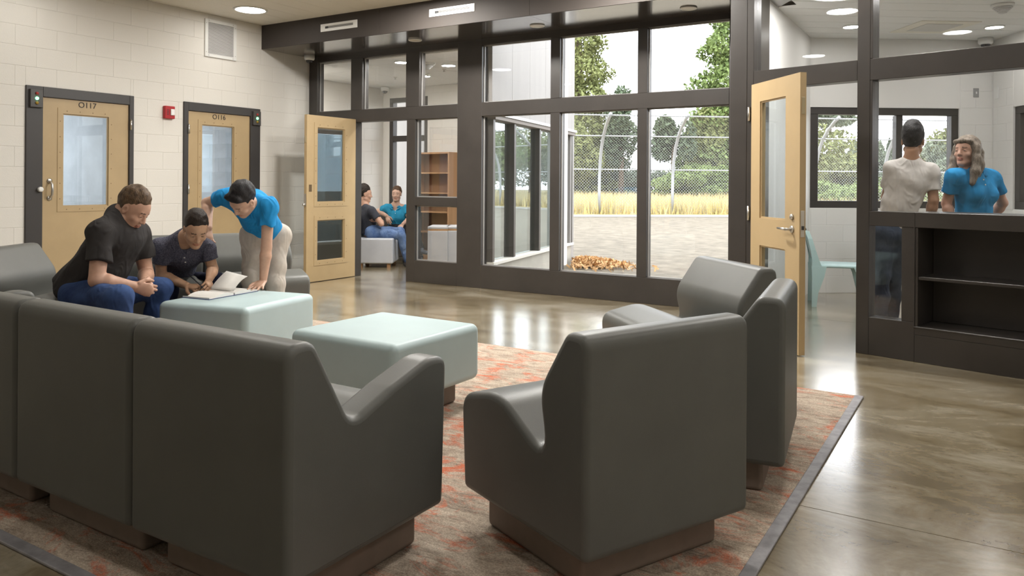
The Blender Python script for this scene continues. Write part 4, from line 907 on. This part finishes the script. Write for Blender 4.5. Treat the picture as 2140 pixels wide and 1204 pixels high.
def person(name, label, J, sk, shirt, pants, hair, vox=.0045, bulk=1.0, hs=1.0, jaw=1.0, sleeve=.6, hem=.06, cvox=.008, collar=None, waist=.135, chest=.15, belly=0, hands=None, shoe=(.05, .05, .055), hairfn=None, female=False, hair_m=None, extra=None, tuck=False, beard=None, fold=.0045, hn=.0022, buttons=None):
    g = {k: np.array(v, float) for k, v in J.items()}; base = (g['pel'][0], g['pel'][1], 0); t = thing(name, label, 'person', base); b = bulk
    lat = nrm(g['sr'] - g['sl']); upv = nrm(g['che'] - g['pel']); dep = nrm(np.cross(upv, lat)); Rm = head_frame(g['hf'], g['hu']); C = g['head']; sm = skin(*sk)
    S = SDF(); nb = C + Rm @ np.array([0, -.03, -.075]) * hs
    S.cone(g['pel'], g['che'], .115 * b, .125 * b, .03, flat=(dep, .7)); S.cone(g['sl'], g['sr'], .045 * b, .045 * b, .04); S.cone(g['che'], g['neck'], .10 * b, .06 * b, .04, flat=(dep, .75))
    for s in 'lr':
        S.cone(g['h' + s], g['k' + s], .075 * b, .055 * b, .03); S.cone(g['k' + s], g['a' + s], .052 * b, .036, .02); S.cone(g['neck'], g['s' + s], .05 * b, .045 * b, .03)
    S.cone(g['neck'] - upv * .03, nb, .062 * b, .054 * (1 + (b - 1) * .8), .02)
    add_head(S, C, Rm, hs, jaw)
    for s in 'lr':
        sh, el, wr = g['s' + s], g['e' + s], g['w' + s]; fo = el + (wr - el) * .28
        S.cone(sh, el, .047 * b, .040 * b, .02); S.cone(el, fo, .039 * b, .043 * b, .012); S.cone(fo, wr, .043 * b, .0275 * (1 + (b - 1) * .6), .012)
        if hands and s in hands: Dd, Np, sd, cu, sp, tb = hands[s]; hand(S, wr, Dd, Np, sd, cu, sp, tb, 1.0 + (b - 1) * .4)
    sdf_obj('body', S, vox, sm, t, base, None, face_mat(C, Rm, hs))
    for sx in (-1, 1):
        ec = C + Rm @ (np.array([sx * .031, .0815, .0005]) * hs); ey = MB()
        for ring in (0,):
            n_, k_ = 10, 8; vs = []; fs = []
            for i in range(k_ + 1):
                th = math.pi * i / k_
                for j in range(n_): ph = 2 * PI * j / n_; v = np.array([math.sin(th) * math.cos(ph) * .0135, math.cos(th) * .0125, math.sin(th) * math.sin(ph) * .0062 - .001]) * hs; vs.append(tuple(ec + Rm @ v - np.array(base)))
            for i in range(k_):
                for j in range(n_): fs.append((i * n_ + j, i * n_ + (j + 1) % n_, (i + 1) * n_ + (j + 1) % n_, (i + 1) * n_ + j))
            ey.add(vs, fs, 0, True); ey.mi = [1 if q // n_ < 3 else 0 for q in range(len(fs))]
        ey.build('eye', [EYEW, IRIS], t)
    # shirt
    S = SDF(); ch = g['che']; pl = g['pel'] - upv * hem * .2; mid = (g['pel'] + g['che']) / 2 + dep * belly
    S.cone(pl - upv * .02, mid, waist * b, waist * b * 1.0, .04, fa=not tuck, flat=(dep, .74)); S.cone(mid, ch, waist * b, chest * b, .05, flat=(dep, .72)); S.cone(ch, g['neck'] - upv * .05, chest * b, .085 * b, .06, flat=(dep, .72))
    if female:
        for s, q in (('l', -1), ('r', 1)): S.ell(ch - upv * .035 + dep * .085 * female + lat * q * .075, (.07, .065, .07), np.stack([lat, dep, upv], 1), .05)
    for s in 'lr':
        sh, el = g['s' + s], g['e' + s]; e2 = sh + (el - sh) * sleeve
        S.cone(g['neck'] - upv * .03, sh, .058 * b, .058 * b, .05); S.cone(ch, sh - upv * .03, .10 * b, .06 * b, .05); S.cone(sh, e2, .063 * b, .060 * b + .006, .03, fb=True)
    S.cone(g['neck'] - upv * .075 + dep * .02, g['neck'] + upv * .12 + dep * .03, .060 * b, .085 * b, .012, op=1)
    shirt_o = sdf_obj('shirt', S, cvox * .85, shirt, t, base, (fold, 34, int(abs(base[0] * 100))))
    # trousers
    S = SDF(); S.cone(g['hl'], g['hr'], .108 * b, .108 * b, .05); S.cone((g['hl'] + g['hr']) / 2, g['pel'] + upv * .02, .115 * b, .112 * b, .05, flat=(dep, .85))
    for s in 'lr':
        S.cone(g['h' + s], g['k' + s], .095 * b, .068 * b, .04); S.cone(g['k' + s], (g['k' + s] * .6 + g['a' + s] * .4), .068 * b, .066 * b, .03); S.cone(g['k' + s] * .6 + g['a' + s] * .4, g['a' + s], .064 * b, .056, .03, fb=True)
    sdf_obj('trousers', S, cvox, pants, t, base, (fold, 30, int(abs(base[1] * 100))))
    # shoes
    sm_ = mat('shoe_%02d' % int(sum(shoe) * 100), shoe, .5)
    for s in 'lr':
        a = g['a' + s]; f = nrm(np.array([*(g['t' + s][:2] - a[:2]), 0])); S = SDF(); z0 = max(a[2] - .065, 0)
        S.cone(a + np.array([0, 0, -.0]), np.array([a[0], a[1], a[2] - .05]) - f * .02, .042, .038, .02); S.cone(np.array([a[0], a[1], a[2] - .045]) - f * .03, np.array([a[0], a[1], a[2] - .052]) + f * .16, .036, .032, .02)
        S.half((0, 0, a[2] - .082), (0, 0, -1)); sdf_obj('shoe', S, .008, sm_, t, base)
    # hair
    if hair is not None:
        S = SDF(); hairfn(S, C, Rm, hs); sdf_obj('hair', S, vox * 1.0, hair, t, base, (hn, 110, 5))
    if collar is not None:
        S = SDF(); cN = g['neck'] + upv * .016 + dep * .014; rx, ry = .078 * b, .072 * b; pts = []
        for i in range(21):
            a = math.radians(-65 + 310 * i / 20 + 90 - 90); a = math.radians(115 + 310 * i / 20); pts.append(cN + lat * math.cos(a) * rx + dep * math.sin(a) * ry * 1.05 - upv * (.02 + .045 * max(0, math.sin(a))))
        for i in range(20): S.cone(pts[i] + upv * .012, pts[i + 1] + upv * .012, .008, .008, .01); S.cone(pts[i] - upv * .012 + (pts[i] - cN) * .22, pts[i + 1] - upv * .012 + (pts[i + 1] - cN) * .22, .011, .011, .02)
        sdf_obj('collar', S, .0055, collar, shirt_o, base)
    if buttons:
        co = np.empty(len(shirt_o.data.vertices) * 3, np.float32); shirt_o.data.vertices.foreach_get('co', co); co = co.reshape(-1, 3) + np.array(base); rel = co - g['neck']
        for q in buttons:
            k = (np.abs(rel @ lat) < .014) & (np.abs(rel @ upv + q) < .014)
            if not k.any(): continue
            i_ = np.argmax(np.where(k, rel @ dep, -9)); p_ = co[i_] + dep * .0015 - np.array(base); zq = Vector(tuple(dep)).to_track_quat('Z', 'Y').to_matrix().to_4x4()
            MB().lathe([(.0065, -.002), (.0065, .002), (.004, .0028)], (0, 0, 0), 12, 0, Matrix.Translation(tuple(p_)) @ zq).build('button', WHITE, shirt_o)
    if extra: extra(t, base, g, lat, upv, dep, Rm, C)
    return t
def short_hair(front=.060, top=.018, side=.010, low=-.045, fringe=.0, tilt=.35):
    def fn(S, C, Rm, s):
        P = lambda x, y, z: C + Rm @ (np.array([x, y, z]) * s)
        S.ell(P(0, -.020, .044 + top * .4), np.array([.078 + side * .35, .101 + side * .3, .090 + top * .75]) * s, Rm, .02)
        if fringe: S.cone(P(-.045, .062, .100), P(.045, .066, .100), .022 * s, .024 * s, .03)
        # cut the face and the nape
        S.ell(P(0, front + .050, .0), np.array([.064, .074, .074]) * s, Rm, .008, 1); S.half(P(0, front + .048, .062), Rm @ np.array([0, 1, -.30]), .012)
        S.half(P(0, -.02, low), Rm @ np.array([0, .30, -1]), .008)
        for sx in (-1, 1): S.ell(P(sx * .082, .004, -.012), np.array([.030, .026, .038]) * s, Rm, .006, 1); S.ell(P(sx * .078, .060, -.050), np.array([.032, .042, .060]) * s, Rm, .008, 1)
    return fn
CR, CF, UPV = np.array(_right), np.array(_fwd), np.array([0, 0, 1.])
def q3(r, f, u): return CR * r + CF * f + UPV * u
def px(x, y, d): return np.array(at(x, y, d))
def cloth(name, c, c2=None, vs=60, rough=.85, folds=.55):
    if name in MATS: return MATS[name]
    m = mat(name, c, rough, spec=.2, col2=c2, vscale=vs, bump=.2, bscale=420) if c2 else mat(name, c, rough, spec=.2, var=.08, vscale=14, bump=.2, bscale=420)
    nt = m.node_tree; b = nt.nodes['Principled BSDF']; fine = b.inputs['Normal'].links[0].from_node
    tc = N(nt, 'ShaderNodeTexCoord'); mp = N(nt, 'ShaderNodeMapping'); mp.inputs['Scale'].default_value = (1.0, 1.0, .55); mp.inputs['Rotation'].default_value = (.5, .4, .3); nt.links.new(tc.outputs['Object'], mp.inputs[0])
    n = N(nt, 'ShaderNodeTexNoise', Scale=9.0, Detail=2.0, Roughness=.45, Distortion=2.2); n.noise_type = 'RIDGED_MULTIFRACTAL'; nt.links.new(mp.outputs[0], n.inputs['Vector'])
    bp = N(nt, 'ShaderNodeBump', Strength=folds, Distance=.022); nt.links.new(n.outputs['Fac'], bp.inputs['Height']); nt.links.new(fine.outputs[0], bp.inputs['Normal']); nt.links.new(bp.outputs[0], b.inputs['Normal'])
    return m
BLACK_T = cloth('charcoal_tee', (.040, .037, .037)); HENLEY = cloth('heather_henley', (.15, .15, .195), (.045, .045, .07), 120); POLO = cloth('bright_blue_polo', (.020, .265, .60)); POLO2 = cloth('blue_polo', (.022, .235, .50)); POLO3 = cloth('teal_blue_polo', (.03, .27, .45)); NAVY_T = cloth('dark_navy_tee', (.05, .052, .065)); WHITE_T = cloth('white_tee', (.66, .63, .60))
DENIM = cloth('blue_denim', (.05, .095, .235), (.018, .035, .105), 5); DENIM_D = mat('dark_denim', (.012, .015, .035), .85, spec=.2, var=.2); DENIM_L = cloth('faded_denim', (.17, .25, .42), (.06, .11, .25), 7); DENIM_G = cloth('gray_blue_denim', (.085, .11, .17), (.04, .055, .09), 6); KHAKI = cloth('light_khaki', (.50, .46, .41)); BLACKP = cloth('black_trousers', (.015, .015, .017))
def hairm(name, c, c2): return mat(name, c, .55, spec=.35, col2=c2, vscale=60, bump=.5, bscale=180, stretch=(1, 1, .35))
H_BR = hairm('brown_hair', (.155, .095, .05), (.055, .032, .018)); H_DK = hairm('dark_brown_hair', (.030, .018, .012), (.012, .008, .006)); H_BK = hairm('black_hair', (.018, .015, .016), (.006, .006, .008)); H_GR = hairm('gray_brown_hair', (.30, .25, .20), (.11, .085, .065)); H_CH = hairm('chestnut_hair', (.12, .065, .035), (.05, .028, .018))
# man in black
person('person', 'seated man in black t-shirt and blue jeans leaning forward with clasped hands', dict(
    pel=px(166, 602, 5.27), che=px(240, 505, 5.25), neck=px(256, 446, 5.23), head=px(277, 437, 5.22), hf=q3(.80, -.10, -.52), hu=q3(.5, 0, .85),
    sr=px(212, 487, 5.02), sl=px(287, 484, 5.46), er=px(202, 586, 4.92), el=px(306, 572, 5.52), wr=px(278, 598, 5.06), wl=px(302, 588, 5.30),
    hr=px(170, 622, 5.10), hl=px(200, 612, 5.45), kr=px(250, 624, 4.78), kl=px(334, 603, 5.64), ar=px(246, 780, 4.82), al=px(314, 722, 5.62), tr=px(285, 800, 4.80), tl=px(350, 735, 5.62)),
    ('fair', (.56, .33, .235)), BLACK_T, DENIM, H_BR, vox=.0045, bulk=1.22, hs=1.08, jaw=1.12, sleeve=.62, waist=.178, chest=.172, belly=.03, fold=.0055,
    hands={'r': (q3(.80, .35, -.30), q3(-.35, .9, -.1), 1, (.55, .6, .62, .65), .02, .9), 'l': (q3(.62, -.55, -.42), q3(-.5, -.8, .1), -1, (.6, .62, .65, .7), .02, .8)},
    hairfn=short_hair(.055, .020, .004, -.055))
# man writing
def pen(t, base, g, lat, upv, dep, Rm, C):
    a, b = px(424, 606, 5.74), px(392, 572, 5.86); MB().tube([tuple(a - np.array(base)), tuple(a * .9 + b * .1 - np.array(base)), tuple(b - np.array(base))], [.0012, .0045, .0045], 8)
person('person', 'seated young man in heather gray henley writing in the book', dict(
    pel=px(352, 588, 6.30), che=px(382, 530, 6.02), neck=px(393, 492, 5.90), head=px(409, 479, 5.80), hf=q3(.46, -.70, -.52), hu=q3(.22, -.3, .9),
    sr=px(336, 513, 5.88), sl=px(431, 517, 6.02), er=px(337, 576, 5.93), el=px(445, 562, 6.02), wr=px(390, 597, 5.80), wl=px(437, 585, 5.86),
    hr=px(340, 592, 6.22), hl=px(375, 590, 6.38), kr=px(352, 606, 5.86), kl=px(452, 588, 6.12), ar=px(350, 706, 5.92), al=px(450, 696, 6.15), tr=px(370, 715, 5.85), tl=px(470, 700, 6.1)),
    ('olive', (.53, .32, .205)), HENLEY, DENIM_D, H_DK, vox=.0045, bulk=.98, hs=1.06, sleeve=.60, waist=.140, chest=.150, buttons=(.10, .135),
    hands={'r': (q3(.85, -.35, -.05), q3(.15, .25, -.95), -1, (.75, .8, .85, .9), .01, .9), 'l': (q3(.25, -.75, -.25), q3(-.75, -.1, -.5), 1, (.35, .4, .45, .5), .03, .7)},
    hairfn=short_hair(.058, .016, .006, -.050))
# man in blue bending over the table
person('person', 'man in bright blue polo and khaki trousers bending over the table', dict(
    pel=px(556, 484, 6.28), che=px(527, 432, 6.10), neck=px(510, 414, 5.98), head=px(509, 418, 5.86), hf=q3(-.42, -.50, -.74), hu=q3(-.1, -.75, .6),
    sr=px(474, 410, 6.12), sl=px(561, 430, 5.98), er=px(432, 424, 6.26), el=px(557, 515, 5.98), wr=px(436, 476, 6.10), wl=px(550, 587, 5.98),
    hr=px(530, 494, 6.27), hl=px(580, 494, 6.30), kr=px(524, 590, 6.17), kl=px(576, 590, 6.20), ar=px(532, 695, 6.15), al=px(578, 694, 6.18), tr=px(528, 705, 6.0), tl=px(576, 705, 6.05)),
    ('light', (.58, .36, .26)), POLO, KHAKI, H_BK, vox=.0045, bulk=1.02, hs=1.04, sleeve=.50, waist=.150, chest=.158, buttons=(.09, .13), collar=POLO, fold=.0055,
    hands={'r': (q3(.15, -.35, -.9), q3(.75, -.45, .1), 1, (.3, .3, .32, .35), .05, .4), 'l': (q3(-.10, -.95, -.36), q3(0, .30, -.95), -1, (-.04, -.05, -.05, -.04), .26, .0)},
    hairfn=short_hair(.050, .030, .008, -.058, .03))
# side room pair
person('person', 'seated man in dark t-shirt with crossed arms in the side room', dict(
    pel=px(770, 484, 11.98), che=px(769, 452, 11.98), neck=px(764, 430, 11.98), head=px(762, 406, 11.98), hf=q3(.9, .3, -.05), hu=q3(0, 0, 1),
    sr=px(776, 440, 11.78), sl=px(766, 440, 12.18), er=px(797, 468, 11.74), el=px(797, 464, 12.2), wr=px(790, 452, 11.98), wl=px(789, 460, 11.92),
    hr=px(778, 486, 11.85), hl=px(778, 484, 12.1), kr=px(838, 492, 11.8), kl=px(836, 484, 12.15), ar=px(852, 546, 11.85), al=px(850, 540, 12.2), tr=px(880, 548, 11.8), tl=px(880, 542, 12.2)),
    ('fair', (.56, .33, .235)), NAVY_T, DENIM_L, H_DK, vox=.008, cvox=.011, bulk=1.0, hs=1.02, waist=.15, chest=.155,
    hands={'r': (q3(-.35, .85, .2), q3(-.8, -.3, 0), 1, (.4, .4, .4, .4), .05, .3), 'l': (q3(-.45, -.75, .1), q3(-.7, .4, 0), -1, (.3, .3, .3, .3), .05, .3)}, hairfn=short_hair(.052, .03, .010, -.05))
def bun_hair(S, C, Rm, s):
    P = lambda x, y, z: C + Rm @ (np.array([x, y, z]) * s); short_hair(.060, .014, .016, -.06)(S, C, Rm, s); S.ell(P(0, -.10, .02), np.array([.04, .035, .04]) * s, Rm, .02)
person('person', 'seated woman in teal blue polo with one arm over the chair back', dict(
    pel=px(829, 478, 12.95), che=px(829, 450, 12.93), neck=px(827, 428, 12.92), head=px(829, 406, 12.90), hf=q3(-.05, -1, -.02), hu=q3(.03, 0, 1),
    sr=px(808, 434, 12.92), sl=px(849, 435, 12.92), er=px(790, 441, 12.98), el=px(855, 458, 12.8), wr=px(808, 451, 12.80), wl=px(842, 468, 12.6),
    hr=px(822, 481, 12.9), hl=px(838, 481, 12.9), kr=px(864, 480, 12.50), kl=px(858, 486, 12.45), ar=px(880, 520, 12.38), al=px(878, 540, 12.35), tr=px(898, 526, 12.2), tl=px(898, 545, 12.2)),
    ('pink', (.58, .37, .28)), POLO3, BLACKP, H_CH, vox=.008, cvox=.011, bulk=.95, hs=.98, waist=.135, chest=.145, buttons=(.08, .12), collar=POLO3, female=.6, shoe=(.06, .07, .09),
    hands={'r': (q3(.35, -.3, -.85), q3(.2, .8, 0), 1, (.15, .15, .2, .2), .06, .3), 'l': (q3(-.35, -.3, -.75), q3(.1, .5, -.6), -1, (.2, .2, .25, .3), .06, .3)}, hairfn=bun_hair)
# staff room pair
person('person', 'man in white t-shirt and jeans standing with his back to the glass', dict(
    pel=px(1868, 470, 6.50), che=px(1898, 378, 6.48), neck=px(1905, 336, 6.48), head=px(1908, 296, 6.48), hf=q3(.60, .80, .0), hu=q3(.04, 0, 1),
    sl=px(1866, 352, 6.52), sr=px(1944, 357, 6.44), el=px(1852, 412, 6.60), er=px(1951, 418, 6.42), wl=px(1872, 455, 6.68), wr=px(1940, 470, 6.5),
    hl=px(1848, 484, 6.52), hr=px(1888, 482, 6.50), kl=px(1843, 575, 6.54), kr=px(1868, 575, 6.60), al=px(1838, 686, 6.56), ar=px(1862, 684, 6.62), tl=px(1848, 680, 6.8), tr=px(1880, 680, 6.85)),
    ('tan', (.47, .27, .175)), WHITE_T, DENIM_G, H_BK, vox=.006, cvox=.008, bulk=1.0, hs=1.05, sleeve=.68, waist=.138, chest=.152,
    hands={'l': (q3(.2, .2, -.9), q3(.8, -.3, 0), 1, (.3, .3, .3, .3), .04, .3), 'r': (q3(-.2, .3, -.9), q3(-.8, -.3, 0), -1, (.3, .3, .3, .3), .04, .3)}, hairfn=short_hair(.060, .040, .012, -.060))
def long_hair(S, C, Rm, s):
    P = lambda x, y, z: C + Rm @ (np.array([x, y, z]) * s)
    S.ell(P(0, -.012, .046), np.array([.090, .106, .098]) * s, Rm, .02); S.half(P(0, .070, .052), Rm @ np.array([0, 1, -.35]), .01)
    for sx in (-1, 1):
        S.chain([P(sx * .078, .010, .03), P(sx * .088, .012, -.06), P(sx * .092, .025, -.16), P(sx * .085, .045, -.255)], [.030 * s, .030 * s, .034 * s, .022 * s], .03)
        S.chain([P(sx * .045, -.075, .0), P(sx * .06, -.06, -.10), P(sx * .06, -.03, -.24)], [.045 * s, .045 * s, .03 * s], .03)
    S.chain([P(-.062, .070, .078), P(0, .092, .078), P(.062, .070, .078)], [.017 * s, .018 * s, .017 * s], .02)
person('person', 'smiling woman in blue polo with long gray brown hair in the staff room', dict(
    pel=px(2036, 482, 6.50), che=px(2036, 398, 6.48), neck=px(2030, 350, 6.48), head=px(2021, 318, 6.46), hf=q3(-.86, -.50, .12), hu=q3(.10, .05, 1),
    sr=px(1994, 368, 6.40), sl=px(2072, 371, 6.54), er=px(1978, 425, 6.46), el=px(2096, 424, 6.58), wr=px(1990, 470, 6.40), wl=px(2068, 462, 6.66),
    hr=px(2018, 500, 6.48), hl=px(2055, 500, 6.52), kr=px(2015, 580, 6.5), kl=px(2055, 580, 6.52), ar=px(2015, 684, 6.52), al=px(2055, 684, 6.54), tr=px(2005, 700, 6.3), tl=px(2045, 700, 6.3)),
    ('rosy', (.56, .33, .245)), POLO2, BLACKP, H_GR, vox=.006, cvox=.008, bulk=.98, hs=1.04, jaw=.93, sleeve=.62, waist=.155, chest=.160, buttons=(.085, .125), collar=POLO2, female=1.0,
    hands={'r': (q3(0, .1, -1), q3(.8, 0, 0), 1, (.3, .3, .3, .3), .04, .3), 'l': (q3(-.6, .4, -.5), q3(0, -.8, 0), -1, (.3, .3, .3, .3), .04, .3)}, hairfn=long_hair, hn=.0012)
t = thing('pen', 'dark pen in the writing hand above the book', 'pen', tuple(px(426, 603, 5.72)))
MB().tube([(0, 0, 0), tuple((px(390, 570, 5.84) - px(426, 603, 5.72)) * .12), tuple((px(390, 570, 5.84) - px(426, 603, 5.72)))], [.0012, .0045, .0045], 8).build('barrel', mat('pen_black', (.03, .03, .04), .3), t)
bpy.context.view_layer.update()
